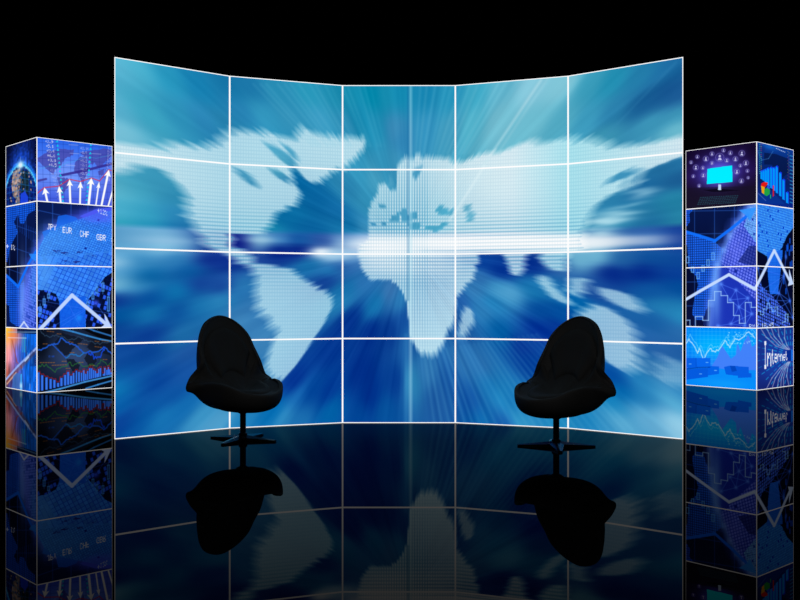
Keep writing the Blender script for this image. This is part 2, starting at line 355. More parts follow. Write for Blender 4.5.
    c.line([(450, 220), (484, 166)], (235, 250, 252), 1.4, .4, 2)
    c.line([(604, 138), (676, 62)], (60, 140, 185), 1.2, .25, 2)
    for k in range(26):
        x0 = 424+k*4.5; c.line([(x0, 352-k*.7), (x0+(x0-409)*.75, 430)], (110, 190, 225), 1.2, .10+.10*random.random(), 2)
    for k in range(16):
        x0 = 250+k*8+random.random()*4; c.line([(x0, 84), (x0+(409-x0)*.38, 84+(247-84)*.38)], (120, 200, 225), 1.3, .06+.12*random.random(), 2)
    for k in range(14):
        x0 = 416+k*9+random.random()*5; c.line([(x0, 80), (x0+(409-x0)*.45, 80+(247-84)*.45)], (150, 215, 232), 1.3, .06+.12*random.random(), 2)
    return np.clip(c.a, 0, 1)

# ------------------------------------------------------------------ pictures on the towers
def jag(pts, n, amp, seed):
    r = random.Random(seed); out = []
    for (a, b), (p, q) in zip(pts, pts[1:]):
        for k in range(n):
            t = k/n; out.append((a+(p-a)*t, b+(q-b)*t + (r.random()-.5)*2*amp))
    out.append(pts[-1]); return out

def tiles(c, mask_sl_m, org, du, dv, wmin, base, dark, seed):
    """sloping grid of bright square tiles inside a mask (photo px basis vectors du, dv)"""
    sl, m = mask_sl_m
    if sl is None: return
    ox, oy = c.pt(org); ux, uy = c.pt((org[0]+du[0], org[1]+du[1])); vx, vy = c.pt((org[0]+dv[0], org[1]+dv[1]))
    ux -= ox; uy -= oy; vx -= ox; vy -= oy; det = ux*vy-uy*vx
    X = c.xx[sl]-ox; Y = c.yy[sl]-oy
    a = (X*vy-Y*vx)/det; b = (Y*ux-X*uy)/det
    ia = np.floor(a).astype(int); ib = np.floor(b).astype(int)
    h = np.sin(ia*12.9898+ib*78.233+seed)*43758.5453; h = h-np.floor(h)
    on = ((a-ia) < wmin[0]) & ((b-ib) < wmin[1])
    shade = (.88+.16*h)*(h > wmin[2])
    cc = np.asarray(base, np.float32)/255*shade[..., None] + np.asarray(dark, np.float32)/255*(1-(h > wmin[2]))[..., None]
    k = (m*on)[..., None]
    c.a[sl] = c.a[sl]*(1-k) + cc*k

def dots_map(c, pts, colr, pitch=1.6, alpha=.9):
    sl, m = c.mask_poly(pts)
    if sl is None: return
    p = pitch*c.sv/62; g = (((c.xx[sl]/p) % 1) < .72) & (((c.yy[sl]/p) % 1) < .72)
    c.blend(sl, m*(.30+.70*g), colr, alpha)

def paint_left_tower(uvA, uvB):
    A = Canvas(uvA, 120, 800, 1, 4); B = Canvas(uvB, 250, 800, 1, 4)
    # ---- top cube, left face: glowing earth at night
    A.rows(0, 1); A.grad(0, 1, [(0, (4, 6, 38)), (.4, (12, 30, 110)), (1, (6, 18, 80))])
    A.glow((21, 168), 14, 26, (30, 90, 230), .75); A.glow((7, 160), 5, 30, (2, 5, 30), .6); A.glow((36, 152), 5, 14, (3, 4, 28), .7)
    cx, cy, rx, ry = 21.5, 206, 17.5, 41
    ring = [(cx+rx*math.cos(t), cy-ry*math.sin(t)) for t in [k*PI/40 for k in range(41)]]
    A.line(ring, (30, 120, 240), 5, .5, 4); A.poly(ring, (8, 28, 105), .95)
    A.poly([(13, 172), (20, 168), (22, 178), (19, 190), (17, 200), (13, 196), (11.5, 186)], (196, 160, 130), .8)
    A.poly([(16, 200), (19, 192), (20, 206), (15, 208)], (170, 140, 110), .7)
    A.poly([(21, 170), (29, 172), (29, 190), (24, 200), (20, 190)], (24, 44, 50), .9)
    n = A.noise(22, 130, 3); A.a[:200] *= (.68+.65*n[:200])[..., None]
    for k in range(60):
        x, y = 10+random.random()*21, 170+random.random()*34
        A.poly([(x, y), (x+1.2, y+.4), (x+1, y+2.4), (x-.2, y+1.6)], random.choice([(8, 28, 95), (205, 170, 140), (22, 44, 52), (16, 60, 170), (120, 100, 90)]), .75)
    for k in range(6):
        yy = 172+k*6; A.line([(6, yy+4), (20, yy), (37, yy+3)], (30, 130, 220), .8, .4)
    for k in range(7):
        xx = 8+k*4.5; A.line([(xx+(21-xx)*.3, 168), (xx, 205)], (30, 120, 220), .7, .35)
    A.line(ring, (60, 190, 255), 1.3, .85, 1.2)
    A.poly([(21, 194), (25, 191), (28, 197), (28, 206), (20, 206)], (30, 70, 230), .9)
    for k in range(26):
        t = PI*(.1+.8*random.random()); A.glow((cx+rx*math.cos(t)*.97, cy-ry*math.sin(t)*.97), .5, .8, (150, 235, 255), .8)
    A.glow((20.5, 165), 4, 4, (170, 235, 255), .9); A.glow((20.3, 165), 1.6, 2.6, (255, 255, 255), 1); A.line([(20.3, 157), (20.3, 166)], (150, 200, 255), .8, .5)
    # ---- top cube, right face: market map with arrows
    B.rows(0, 1); B.grad(0, 1, [(0, (40, 100, 232)), (.28, (70, 120, 245)), (.6, (105, 145, 252)), (1, (62, 88, 222))])
    B.glow((66, 172), 14, 14, (130, 165, 255), .5); B.glow((110, 185), 10, 22, (70, 80, 205), .6)
    purple = (72, 72, 168)
    for q in ([(37, 158), (44, 153), (52, 150), (62, 149), (74, 150), (73, 155), (66, 158), (63, 162), (60, 166), (55, 170), (53, 174), (49, 172), (44, 167), (38, 161)],
              [(57, 177), (64, 177), (70, 180), (69, 186), (66, 190), (62, 196), (59, 188)], [(75, 162), (80, 156), (87, 158), (90, 168), (86, 176), (83, 185), (79, 176), (74, 171)],
              [(80, 152), (95, 149), (112, 149), (112, 156), (106, 162), (101, 166), (97, 167), (95, 163), (91, 164), (87, 158)], [(98, 171), (104, 168), (104, 174), (99, 176)]):
        B.poly(jag(q+[q[0]], 4, 1.0, 5), purple, .8)
    for x in (42, 49, 56, 63, 70, 78, 85, 92, 99, 106): B.line([(x, 136), (x+1.5, 206)], (20, 40, 130), .5, .35)
    for k in range(9): B.line([(37, 142+8*k), (113, 148+7.4*k)], (20, 40, 130), .5, .35)
    B.line([(37, 181), (46, 179)], (60, 50, 140), 2, .8); B.line([(60, 175.5), (85, 170.5), (113, 163.5)], (50, 40, 140), 2.4, .85)
    B.line(jag([(37, 170), (55, 166), (80, 160), (112, 154)], 6, 1.5, 4), (60, 190, 230), .5, .4)
    for i, t in enumerate(('+2.9', '+5.1', '+2.4', '+6.6', '+3.8', '+4.5')):
        B.text(t, (45+i*.7, 139.6+i*4.7), (.36, .03), (0, .42), (225, 228, 250), .85, 5.6)
    for i in range(9): B.text('%+d.%d' % (i*7 % 9+1, i*3 % 10), (50+i*.9, 169+i*3.6), (.26, .02), (0, .32), (200, 205, 245), .5, 5.6)
    for i, t in enumerate(('42.14', '-0.5', '+1.8', '+5.2', '-2.1', '+0.7', '+3.5', '-1.4')): B.text(t, (80.5, 146.6+i*4.2), (.3, .03), (0, .36), (210, 212, 245), .65, 5.4)
    for i in range(11): B.text('%d.%d' % (i*5 % 9+1, i*7 % 10), (108-i*.25, 146.5+i*3.2), (.28, .03), (0, .34), (210, 212, 245), .6, 5.4)
    for (x, y) in ((69, 144.5), (70, 153), (66, 165), (92, 153.5)): B.line([(x, y), (x+9, y+.6)], (190, 200, 250), .8, .45)
    for (x0, y0, x1, y1, nn) in ((57, 141, 63, 201, 15), (91, 144.5, 86.5, 204, 15)):
        for k in range(nn):
            t = k/(nn-1); x, y = x0+(x1-x0)*t, y0+(y1-y0)*t
            B.poly([(x, y-1.3), (x+1.3, y+1.1), (x-1.3, y+1.1)], (0, 205, 240), .95)
    B.line([(37, 193.5), (44.2, 187.7), (58.8, 186.2), (69.5, 179.3), (80.5, 181.6), (91.5, 178), (99.7, 181), (109, 169.7), (113, 171)], (205, 45, 80), .9, .9)
    for (tx, ty, bx, by, hw, wd) in ((44.2, 187.5, 47.3, 202, 3.6, 2), (59, 186, 60.6, 203, 3, 2), (69.5, 179.3, 70.3, 203.6, 3.2, 2.1), (80.5, 181.5, 80, 204, 2.8, 1.8), (91.5, 178, 88.7, 205, 3.8, 2.4), (99.3, 181.5, 96, 205, 2, 1.4), (109, 169.7, 101.5, 206, 3.4, 2.1), (116, 180, 108.4, 206, 2, 1.6)):
        dx, dy = bx-tx, by-ty; L = math.hypot(dx, dy); dx /= L; dy /= L; nx, ny = -dy, dx
        B.line([(tx+dx*4, ty+dy*4), (bx, by)], (255, 255, 255), wd, 1, .6)
        B.poly([(tx, ty), (tx+dx*7+nx*hw, ty+dy*7+ny*hw), (tx+dx*5.2, ty+dy*5.2), (tx+dx*7-nx*hw, ty+dy*7-ny*hw)], (255, 255, 255), 1)
    # ---- middle two cubes: tiled blue globe running round the corner
    for c in (A, B):
        c.rows(1, 3); c.grad(1, 3, [(0, (8, 26, 84)), (.5, (5, 12, 44)), (1, (8, 24, 80))])
        for x in (9.5, 17.5, 26, 52.5, 71, 88): c.line([(x, 200), (x, 262 if x > 30 else 300)], (34, 80, 175), .9, .7)
        for k in range(4): c.line([(6, 230+k*23-8), (37, 233+k*23)], (34, 80, 175), .7, .6)
        c.line([(37, 210), (60, 215)], (34, 80, 175), .8, .7)
    for q in ([(6, 205), (35, 202), (35, 210), (28, 214), (24, 224), (20, 223), (18, 214), (14, 222), (18, 232), (12, 243), (9, 252), (7.5, 262), (6, 262)],
              [(6, 276), (18, 287), (24, 281), (26, 300), (22, 326), (16, 326), (10, 322), (9, 306), (6, 304)]):
        dots_map(A, q, (20, 100, 250), 2.1, .95)
    for k in range(8): A.line([(20+k*2.2, 222+k), (20+k*2.2, 232+k*1.6)], (20, 70, 180), .6, .6)
    limb = [(112.6, 210.5), (100, 212), (86, 217), (74, 221), (60, 226), (50, 231), (44, 238), (39.5, 246), (37, 254), (33, 264), (29, 276), (26, 290), (23, 306), (21, 328)]
    inner = limb + [(60, 334), (118, 334), (118, 208)]
    for c in (A, B):
        c.line(limb, (70, 90, 240), 12, .35, 14); c.line(limb, (80, 110, 255), 5, .5, 6)
        c.poly(inner, (10, 40, 150), 1)
    B.poly([(80, 216), (96, 209), (118, 206), (118, 222), (90, 222)], (72, 90, 240), .85)
    B.poly([(58, 216), (66, 214.5), (76, 217), (80, 222), (56, 232), (44, 238), (42, 232), (56, 226)], (18, 100, 235), .85)
    B.poly(inner, (14, 70, 205), 1)
    B.poly([(80, 216), (96, 209), (118, 206), (118, 222), (90, 222)], (72, 90, 240), .85)
    tiles(B, B.mask_poly(limb+[(60, 258), (118, 252), (118, 208)]), (37, 210), (2.4, .9), (-1.0, 2.1), (.84, .82, .01), (58, 145, 255), (10, 30, 130), 1.0)
    tiles(B, B.mask_poly([(36, 256), (60, 256), (118, 250), (118, 334), (30, 334)]), (37, 250), (4.3, 1.7), (-2.0, 4.1), (.86, .88, .01), (56, 136, 255), (10, 30, 130), 1.0)
    tiles(A, A.mask_poly(inner), (26, 260), (1.5, .6), (-.3, 2.6), (.85, .8, .1), (95, 120, 250), (20, 50, 170), 2.0)
    B.glow((60, 240), 26, 16, (90, 170, 255), .35); B.glow((98, 216), 20, 7, (80, 90, 245), .65); B.glow((44, 270), 10, 30, (110, 185, 255), .35)
    A.glow((26, 300), 5, 34, (100, 130, 255), .55); A.glow((34, 280), 4, 30, (70, 150, 255), .6); A.glow((22, 300), 3, 40, (120, 170, 255), .55)
    for (x, y, k) in ((52, 250, 6), (60, 252, 6), (76, 251, 5), (62, 260, 5), (72, 261, 6), (92, 255, 3)):
        for q in range(k): B.poly([(x+random.random()*8, y+random.random()*4)]*1 + [(x+q*1.5, y), (x+q*1.5+1.2, y+1), (x+q*1.5, y+1.4)], (30, 40, 130), .8)
    for q in ([(37, 290), (46, 290), (56, 294), (60, 304), (60, 330), (36, 330)], [(112.8, 272), (105, 277), (97, 288), (88, 300), (85, 308), (86, 330), (114, 330)]):
        B.poly(q, (4, 12, 50), .93)
        tiles(B, B.mask_poly(q), (37, 262), (3.4, 1.4), (-1.4, 5.0), (.8, .75, .62), (40, 90, 240), (4, 12, 50), 5.0)
    B.poly([(59, 300), (86, 296), (85, 330), (60, 330)], (8, 70, 215), .75)
    dots_map(B, [(59, 300), (86, 296), (85, 330), (60, 330)], (20, 110, 240), 1.5, .7)
    for (x, y, h) in ((40, 307, 7), (44, 299, 6), (48.5, 294, 4), (93, 293, 6), (97, 287, 6), (103, 283, 8), (108.5, 297, 14), (88, 302, 5)):
        B.line([(x-1, y), (x+1, y), (x+1, y+h), (x-1, y+h), (x-1, y)], (80, 160, 255), .8, .85)
        B.line([(x, y-3), (x, y), (x, y+h), (x, y+h+3)], (80, 160, 255), .6, .6)
    for (a, b) in (((37, 300), (112, 314)), ((50, 328), (96, 303)), ((96, 303), (112, 326)), ((66, 300), (80, 326)), ((62, 326), (96, 303))): B.line([a, b], (60, 120, 255), .6, .5)
    B.glow((96, 303), 3, 3, (60, 90, 255), .8); B.glow((79, 318), 3, 3, (30, 140, 255), .8)
    A.line([(6, 275), (18, 286.5), (28.5, 264), (37, 250)], (16, 112, 255), 2.6, .95); A.poly([(29, 254), (37, 254), (36, 262), (31, 258)], (40, 140, 255), .8)
    A.line([(18, 330), (24, 322), (29, 329)], (205, 220, 255), 1.6, .95)
    B.line([(38.5, 331), (72, 295.3), (109, 326.5)], (190, 212, 255), 3.6, 1, .7); B.poly([(104.4, 313.5), (107.5, 318.5), (112.3, 329), (100, 328), (106, 324)], (190, 212, 255), 1)
    for (t, x, y) in (('JPY', 47, 223.5), ('EUR', 62.6, 226.8), ('CHF', 80, 230.6), ('GBR', 96.7, 234)):
        B.text(t, (x, y), (.54, .06), (0, .84), (235, 240, 255), 1, 6)
    B.text('$', (111.3, 236.5), (.5, .06), (0, .8), (235, 240, 255), 1)
    B.text('+12%', (97.6, 207.6), (.42, .14), (0, .72), (210, 225, 255), .95, 6)
    A.text('+', (6, 243.6), (.5, .08), (0, .7), (215, 225, 255), 1, 4); A.text('1%', (10.6, 244.4), (.38, .08), (0, .74), (215, 225, 255), .95, 6)
    # ---- bottom cube
    A.rows(3, 4)
    y0 = 3*200; X = (A.xx[y0:]/A.W)[..., None]; Yn = ((A.yy[y0:]-y0)/200)[..., None]
    pink, purp, blue = np.array([255, 150, 150])/255., np.array([110, 95, 185])/255., np.array([12, 92, 205])/255.
    k1 = np.clip(X/.32, 0, 1); k2 = np.clip((X-.3)/.35, 0, 1)
    base = (pink*(1-k1)+purp*k1)*(1-k2)+blue*k2
    down = np.clip((Yn-.55)/.35, 0, 1)*(1-k2); base = base*(1-down)+np.array([60, 60, 130])/255.*down
    vert = A.noise(36, 14, 8)[y0:, :, None]*.6 + A.noise(60, 40, 9)[y0:, :, None]*.4
    A.a[y0:] = base*(.55+1.0*vert)
    A.glow((6, 331), 7, 14, (255, 225, 40), 1); A.glow((13, 336), 8, 9, (255, 130, 60), .75); A.glow((8, 352), 4, 12, (255, 165, 165), .6); A.glow((6, 374), 4, 9, (190, 80, 30), .8)
    A.poly([(17, 327), (38, 328), (38, 334), (17, 333)], (10, 14, 40), .75)
    A.line([(8, 332), (38, 332)], (150, 200, 240), 1.2, .5); A.line([(8, 337.5), (26, 338)], (235, 220, 245), 1, .6)
    for x in (22.5, 24.2, 25): A.line([(x, 337), (x, 352)], (60, 200, 220), .7, .6)
    for k in range(30):
        x = 12+random.random()*24; y = 340+random.random()*45; A.line([(x, y), (x, y+3+random.random()*8)], random.choice([(10, 20, 70), (110, 190, 250), (120, 60, 70), (20, 110, 230)]), .7, .55)
    A.line([(12, 340), (17, 362), (22, 368)], (170, 70, 60), 1, .7)
    A.line([(6, 386), (6.5, 382), (38, 348)], (130, 70, 60), 4, .5, 2); A.line([(6, 379.5), (18, 366), (37, 347.5)], (150, 180, 250), 1.8, .95, 1)
    A.line([(7, 384), (16, 373)], (245, 190, 150), 1.4, .7); A.line([(25, 361), (28.5, 357)], (200, 225, 250), 1.4, .8)
    A.poly([(13, 376), (16, 373), (22, 374), (22, 391), (12, 389)], (60, 120, 200), .7); A.poly([(20.6, 374), (22, 374), (22.2, 391), (20, 390)], (60, 170, 250), .9); A.glow((21, 386), 1.2, 3, (200, 235, 255), .9)
    for k in range(5): A.line([(31+k*1.3, 350+k), (30.5+k*1.3, 366)], (4, 14, 60), .8, .6)
    B.rows(3, 4); B.grad(3, 4, [(0, (10, 16, 32)), (.5, (12, 20, 40)), (1, (8, 12, 26))])
    B.glow((76, 356), 30, 24, (56, 78, 122), .85); B.glow((98, 340), 12, 9, (8, 10, 18), .6); B.glow((41, 345), 8, 16, (4, 8, 16), .8)
    for q in ([(55, 341), (62, 333), (74, 336), (84, 338), (80, 343), (75, 346), (72, 350), (69, 355), (64, 356), (62, 352), (57, 347)], [(66, 358), (74, 360), (80, 365), (78, 371), (74, 377), (71, 368), (68, 364)],
              [(84, 358), (88, 353), (95, 354), (97, 361), (93, 366), (91, 374), (87, 363)], [(86, 347), (92, 342), (112, 343), (112, 356), (100, 352), (93, 351)]):
        B.poly(jag(q+[q[0]], 4, 1.0, 6), (14, 20, 34), .8)
    B.poly([(100, 327), (114, 327), (114, 344), (84, 330)], (3, 4, 8), .8)
    B.line([(60, 328.5), (73, 331.5), (87, 335.5), (100, 339), (113, 341.5)], (56, 140, 215), 1.6, .9); B.line([(86, 327), (94, 330.5), (113, 336.3)], (50, 125, 205), 1.5, .85)
    B.line(jag([(37, 350), (45, 348), (52, 344), (56, 345), (62.5, 337), (67, 343), (73, 345), (78, 347), (84, 353), (92, 351), (100, 351), (105, 347), (112, 354)], 4, 1.2, 11), (30, 90, 210), 1.2, .85)
    B.line([(52, 344), (58, 350), (66, 358)], (30, 90, 210), 1.0, .8)
    B.line(jag([(66, 358), (70, 355), (76, 355), (80, 356), (84, 352.5)], 3, 1, 12), (30, 120, 200), 1, .8); B.line(jag([(88, 353), (92, 354), (94, 358), (99, 358), (102, 354), (105, 347)], 4, 2, 13), (20, 70, 215), 1.1, .9)
    B.line(jag([(40, 331), (48, 337), (56, 335), (70, 340), (80, 337), (88, 342), (100, 343), (112, 341)], 5, 1.3, 14), (50, 80, 110), .8, .6)
    B.line(jag([(37.5, 368), (42, 365), (48, 366), (55, 371), (60, 367.5), (66, 367), (69, 361.5), (73, 366), (78, 363), (84, 367), (90, 364), (97, 365), (101, 361), (108, 365), (112, 361)], 3, 1.3, 15), (42, 120, 48), .7, .7)
    for (x, y, l_, g) in ((47, 331, 6, .6), (57, 333.6, 4, .3), (43, 343.8, 5, 0), (40, 362.6, 15, 0), (52, 365.4, 14, -.6), (62, 361.3, 4, 0), (66, 368.4, 4, 0), (69, 341.4, 4, 1), (78, 343.4, 9, 1), (70, 352.6, 3, 0), (79, 362.4, 5, 0), (95, 341, 4, .6), (102, 340.5, 6, .6), (95, 346.5, 6, .8), (90, 365.5, 4, 0), (103, 359.5, 5, 0)):
        q = 0
        while q < l_: B.line([(x+q, y+g*q/l_), (x+q+1.5, y+g*(q+1.5)/l_)], (190, 115, 40), .7, .62); q += 2.6
    B.text('EUR', (48.5, 355.5), (.36, 0), (0, .26), (30, 80, 200), .8)
    bars = [(38.2, 372.5, 391.5), (42, 375.3, 390.7), (46.3, 377.4, 389.8), (50.4, 379, 389), (54.3, 380, 388), (58, 383, 387), (61.3, 378, 386.3), (65, 375, 385.6), (68, 372, 385), (71, 376, 384.2), (73.6, 373, 383.5), (76.4, 370.6, 382.8), (79, 372, 382), (81.5, 373, 381.5), (83.8, 370.2, 381), (85.7, 374, 380.4), (87.7, 371, 379.8), (89.8, 368, 379.3), (91.7, 368.2, 378.8), (93.6, 370, 378.4), (95.4, 371, 378), (97.3, 373.6, 377.6), (98.8, 369, 377.2), (100.6, 368, 376.8), (103.5, 374, 376), (104.8, 368, 375.8), (107, 370, 375.5), (108.6, 367, 375), (110, 369.5, 374.8), (111.6, 372.5, 374.5)]
    red = []
    for i, (x, t, b) in enumerate(bars):
        h = 1.25 if i < 10 else .85
        B.poly([(x-h, t), (x+h, t), (x+h, b), (x-h, b)], (36, 92, 215), 1); B.poly([(x-h*.3, t), (x+h*.5, t), (x+h*.5, b), (x-h*.3, b)], (80, 150, 245), .55)
        red += [(x-h, t-1), (x+h, t-1.2)]
    B.line(red, (170, 26, 40), .6, .75)
    B.poly([(37, 393), (60, 388.5), (85, 381.5), (114, 375), (114, 392)], (4, 8, 16), .85)
    B.line([(45, 392.5), (60, 389), (85, 382), (113, 375.8)], (66, 150, 225), 1.6, .9); B.line([(86, 388.6), (98, 384.8), (113, 380.5)], (56, 140, 220), 1.5, .85)
    return np.clip(A.a, 0, 1), np.clip(B.a, 0, 1)

def paint_right_tower(uvA, uvB):
    A = Canvas(uvA, 250, 800, 1, 4); B = Canvas(uvB, 125, 800, 1, 4)     # A: wide face turned left, B: narrow face turned right
    A.rows(0, 1); A.grad(0, 1, [(0, (22, 10, 48)), (.45, (32, 16, 70)), (.72, (24, 14, 42)), (1, (26, 20, 40))])
    A.glow((719, 172), 20, 15, (62, 54, 190), .9); A.glow((719, 174), 15, 11, (110, 110, 245), .9); A.glow((687, 152), 8, 12, (14, 6, 34), .6); A.glow((754, 148), 8, 12, (14, 6, 34), .5)
    A.poly([(686, 188), (756, 186), (756, 206), (686, 209)], (24, 18, 38), .55)
    A.poly([(703, 190), (719, 188.6), (740, 190.5), (722, 192), (712, 192)], (12, 8, 26), .9)
    A.poly([(707.3, 168.8), (732.2, 165.3), (732.6, 181.8), (706.8, 184.2)], (0, 238, 255), 1)
    A.poly([(718.3, 184.6), (721, 184.4), (721.2, 190), (718, 190)], (200, 225, 255), .95)
    for r in range(5):
        for k in range(17): A.poly([(700-r*.7+k*2.3, 197.2+r*1.7-k*.12), (701.6-r*.7+k*2.3, 197.2+r*1.7-k*.12), (701.6-r*.7+k*2.3, 198.2+r*1.7-k*.12), (700-r*.7+k*2.3, 198.2+r*1.7-k*.12)], (40, 90, 105), .6)
    for (X, Y, R) in ((265, 182, 28), (172, 192, 18), (213, 158, 14), (290, 135, 12), (336, 152, 14), (413, 155, 20), (312, 202, 14), (370, 193, 17), (115, 178, 12), (73, 215, 11), (105, 250, 18), (152, 252, 12), (213, 220, 12), (88, 308, 11), (155, 302, 15), (127, 372, 11), (403, 237, 11), (440, 220, 18), (450, 272, 11), (380, 278, 18), (410, 340, 16), (455, 318, 9)):
        x, y, r = 680+X/6.667, 130+Y/6.667, R/6.667
        A.glow((x, y), r*1.1, r*1.1, (80, 70, 175), .4)
        A.line([(x+r*math.cos(t*PI/8), y+r*math.sin(t*PI/8)) for t in range(17)], (140, 135, 215), .5, .5)
        A.glow((x, y-r*.3), r*.28, r*.32, (215, 215, 250), 1, 2); A.poly([(x-r*.5, y+r*.65), (x-r*.25, y+r*.1), (x+r*.25, y+r*.1), (x+r*.5, y+r*.65)], (205, 205, 245), .95)
    def q(X, Y): return 680+X/6.667, 130+Y/6.667
    B.rows(0, 1); B.grad(0, 1, [(0, (10, 60, 150)), (.3, (8, 40, 115)), (.6, (8, 30, 95)), (1, (6, 40, 140))])
    B.poly([q(560, 150), q(640, 160), q(720, 190), q(720, 290), q(680, 320), q(610, 230), q(560, 230)], (6, 22, 70), .8); B.poly([q(512, 90), q(570, 110), q(560, 150), q(530, 160)], (12, 40, 120), .6)
    B.glow(q(600, 110), 7, 3, (20, 110, 215), .7)
    B.line([q(514, 130), q(545, 200), q(590, 190), q(620, 140)], (70, 150, 220), .6, .5)
    for k in range(16): B.poly([q(528, 92+k*13), q(534, 92+k*13), q(534, 97+k*13), q(528, 97+k*13)], (60, 210, 200), .7); B.poly([q(538, 95+k*13), q(545, 95+k*13), q(545, 100+k*13), q(538, 100+k*13)], random.choice([(210, 200, 60), (200, 60, 90), (70, 190, 160)]), .6)
    for k in range(20): B.poly([q(716+(k % 2)*8, 140+k*10), q(722+(k % 2)*8, 141+k*10), q(722+(k % 2)*8, 145+k*10), q(716+(k % 2)*8, 144+k*10)], random.choice([(190, 60, 90), (190, 190, 70)]), .5)
    for k in range(14): B.line([q(735, 170+k*24), q(752, 176+k*24)], (50, 170, 225), 1, .7)
    for k in range(6): B.poly([q(640+k*11, 118+k*5), q(647+k*11, 120+k*5), q(647+k*11, 126+k*5), q(640+k*11, 124+k*5)], (190, 215, 250), .8)
    for x, t, b in ((536, 272, 325), (550, 266, 335), (565, 260, 350), (581, 252, 368), (600, 248, 385), (619, 250, 400), (638, 241, 418), (661, 283, 438), (683, 330, 462), (708, 415, 485)):
        B.poly([q(x, t), q(x+18, t+8), q(x+18, b+8), q(x, b)], (0, 150, 250), 1); B.poly([q(x+13, t+4), q(x+18, t+8), q(x+18, b+8), q(x+13, b)], (20, 70, 240), 1); B.poly([q(x, t), q(x+10, t-6), q(x+20, t+4), q(x+14, t+12)], (20, 60, 250), .9)
    B.poly([q(513, 430), q(600, 400), q(700, 495), q(513, 490)], (8, 60, 150), .5)
    B.line([q(518, 420), q(572, 472)], (160, 190, 240), .5, .5)
    B.poly([q(540, 372), q(565, 378), q(562, 430), q(545, 418)], (235, 165, 20), 1); B.poly([q(540, 372), q(542, 356), q(562, 346), q(584, 350), q(584, 362), q(566, 382)], (225, 25, 20), 1)
    B.poly([q(560, 400), q(578, 385), q(600, 400), q(598, 428), q(578, 442), q(560, 432)], (30, 160, 70), 1); B.poly([q(578, 385), q(584, 366), q(598, 380), q(598, 396)], (40, 80, 230), 1)
    B.poly([q(618, 372), q(627, 368), q(627, 440), q(618, 446)], (215, 25, 30), 1); B.poly([q(600, 432), q(607, 432), q(607, 458), q(600, 458)], (30, 180, 90), 1)
    # ---- middle two cubes
    for c in (A, B):
        c.rows(1, 3); c.grad(1, 3, [(0, (7, 22, 72)), (.5, (5, 12, 46)), (1, (7, 16, 60))])
        for x in (694.5, 714.5, 734.5): c.line([(x, 200), (x, 330)], (34, 80, 170), .8, .7)
        for y in (211, 234, 282, 306): c.line([(686, y), (756, y-1)], (34, 80, 170), .8, .7)
    dots_map(A, [(685, 209), (694, 209), (689, 214), (690, 221), (687, 226), (685, 228)], (20, 95, 245), 2.5, .95)
    dots_map(A, [(685, 231), (700, 236), (714, 241), (720, 247), (728, 250), (728, 262), (722, 280), (717, 290), (712, 300), (706, 310), (703, 320), (696, 320), (692, 314), (694, 300), (698, 285), (696, 276), (688, 268), (687, 246), (685, 243)], (26, 105, 250), 2.5, .95)
    limb = [(757, 203), (750, 207), (744, 214), (737, 224), (730, 236), (724, 250), (718, 266), (714, 284), (711, 304), (709.5, 330)]
    inA = limb + [(760, 330), (760, 200)]
    A.line(limb, (70, 110, 250), 12, .4, 14); A.poly(inA, (27, 52, 182), 1)
    tiles(A, A.mask_poly([(757, 203), (744, 214), (730, 236), (720, 262), (728, 270), (757, 302), (762, 240)]), (740, 200), (2.7, 1.2), (-.6, 3.0), (.74, .72, .02), (105, 125, 255), (20, 36, 140), 4.0)
    tiles(A, A.mask_poly([(757, 203), (750, 207), (744, 226), (757, 244)]), (740, 200), (1.7, .6), (-.3, 2.2), (.85, .8, .02), (110, 185, 255), (20, 60, 170), 4.5)
    A.line(limb, (120, 170, 255), 5, .55, 6); A.glow((716, 290), 5, 36, (110, 170, 255), .7); A.glow((736, 250), 8, 16, (120, 130, 255), .35)
    A.poly([(749, 246), (760, 246), (760, 268), (738, 262)], (8, 20, 90), .55)
    netp = [(721, 284), (736, 290), (730, 300), (752, 314), (739, 307), (718, 326), (731, 324), (748, 298), (745, 326)]
    for i in range(len(netp)):
        for j in range(i+1, len(netp)):
            if math.dist(netp[i], netp[j]) < 24: A.line([netp[i], netp[j]], (80, 130, 255), .7, .6)
    for p in netp: A.glow(p, 1.8, 1.8, (90, 140, 255), .8)
    A.line([(685, 231.5), (700, 236), (715, 240.8), (732, 228), (748, 215)], (16, 112, 255), 3, .95); A.poly([(739, 210), (757, 207), (750, 221), (747, 216)], (50, 150, 255), .9)
    for (x, y, h) in ((687.5, 257, 6), (692.5, 267, 5), (698, 272.5, 6), (703, 266, 5), (708, 260, 6), (713, 253, 7)): A.line([(x-1.2, y), (x+1.2, y), (x+1.2, y+h), (x-1.2, y+h), (x-1.2, y)], (110, 185, 255), .7, .9)
    inB = [(756, 200), (796, 206), (796, 224), (787, 236), (782, 248), (776, 254), (770, 258), (756, 250)]
    B.poly([(755, 200), (796, 206), (796, 330), (755, 330)], (3, 8, 40), 1)
    B.poly(inB, (16, 90, 225), 1)
    tiles(B, B.mask_poly(inB), (756, 200), (1.5, .5), (-.3, 2.5), (.8, .78, .05), (66, 160, 255), (8, 60, 190), 6.0)
    tiles(B, B.mask_poly([(755, 276), (762, 286), (776, 300), (786, 312), (792, 330), (755, 330)]), (756, 260), (1.9, 1.0), (0, 3.4), (.7, .74, .1), (70, 110, 250), (10, 20, 90), 7.0)
    B.poly([(767, 252), (783, 250), (780, 276), (778, 294), (770, 294), (768, 276)], (14, 88, 225), .9); dots_map(B, [(767, 252), (783, 250), (780, 276), (778, 294), (770, 294), (768, 276)], (40, 130, 255), 1.6, .7)
    for k in range(22):
        x = 783+random.random()*10; y = 232+random.random()*60; B.line([(x, y), (x, y+5)], random.choice([(14, 90, 230), (3, 8, 40)]), 1.3, .8)
    netp = [(758, 268), (762, 290), (786, 257), (779, 293), (790, 301), (773, 312), (793, 318), (784, 276), (768, 300)]
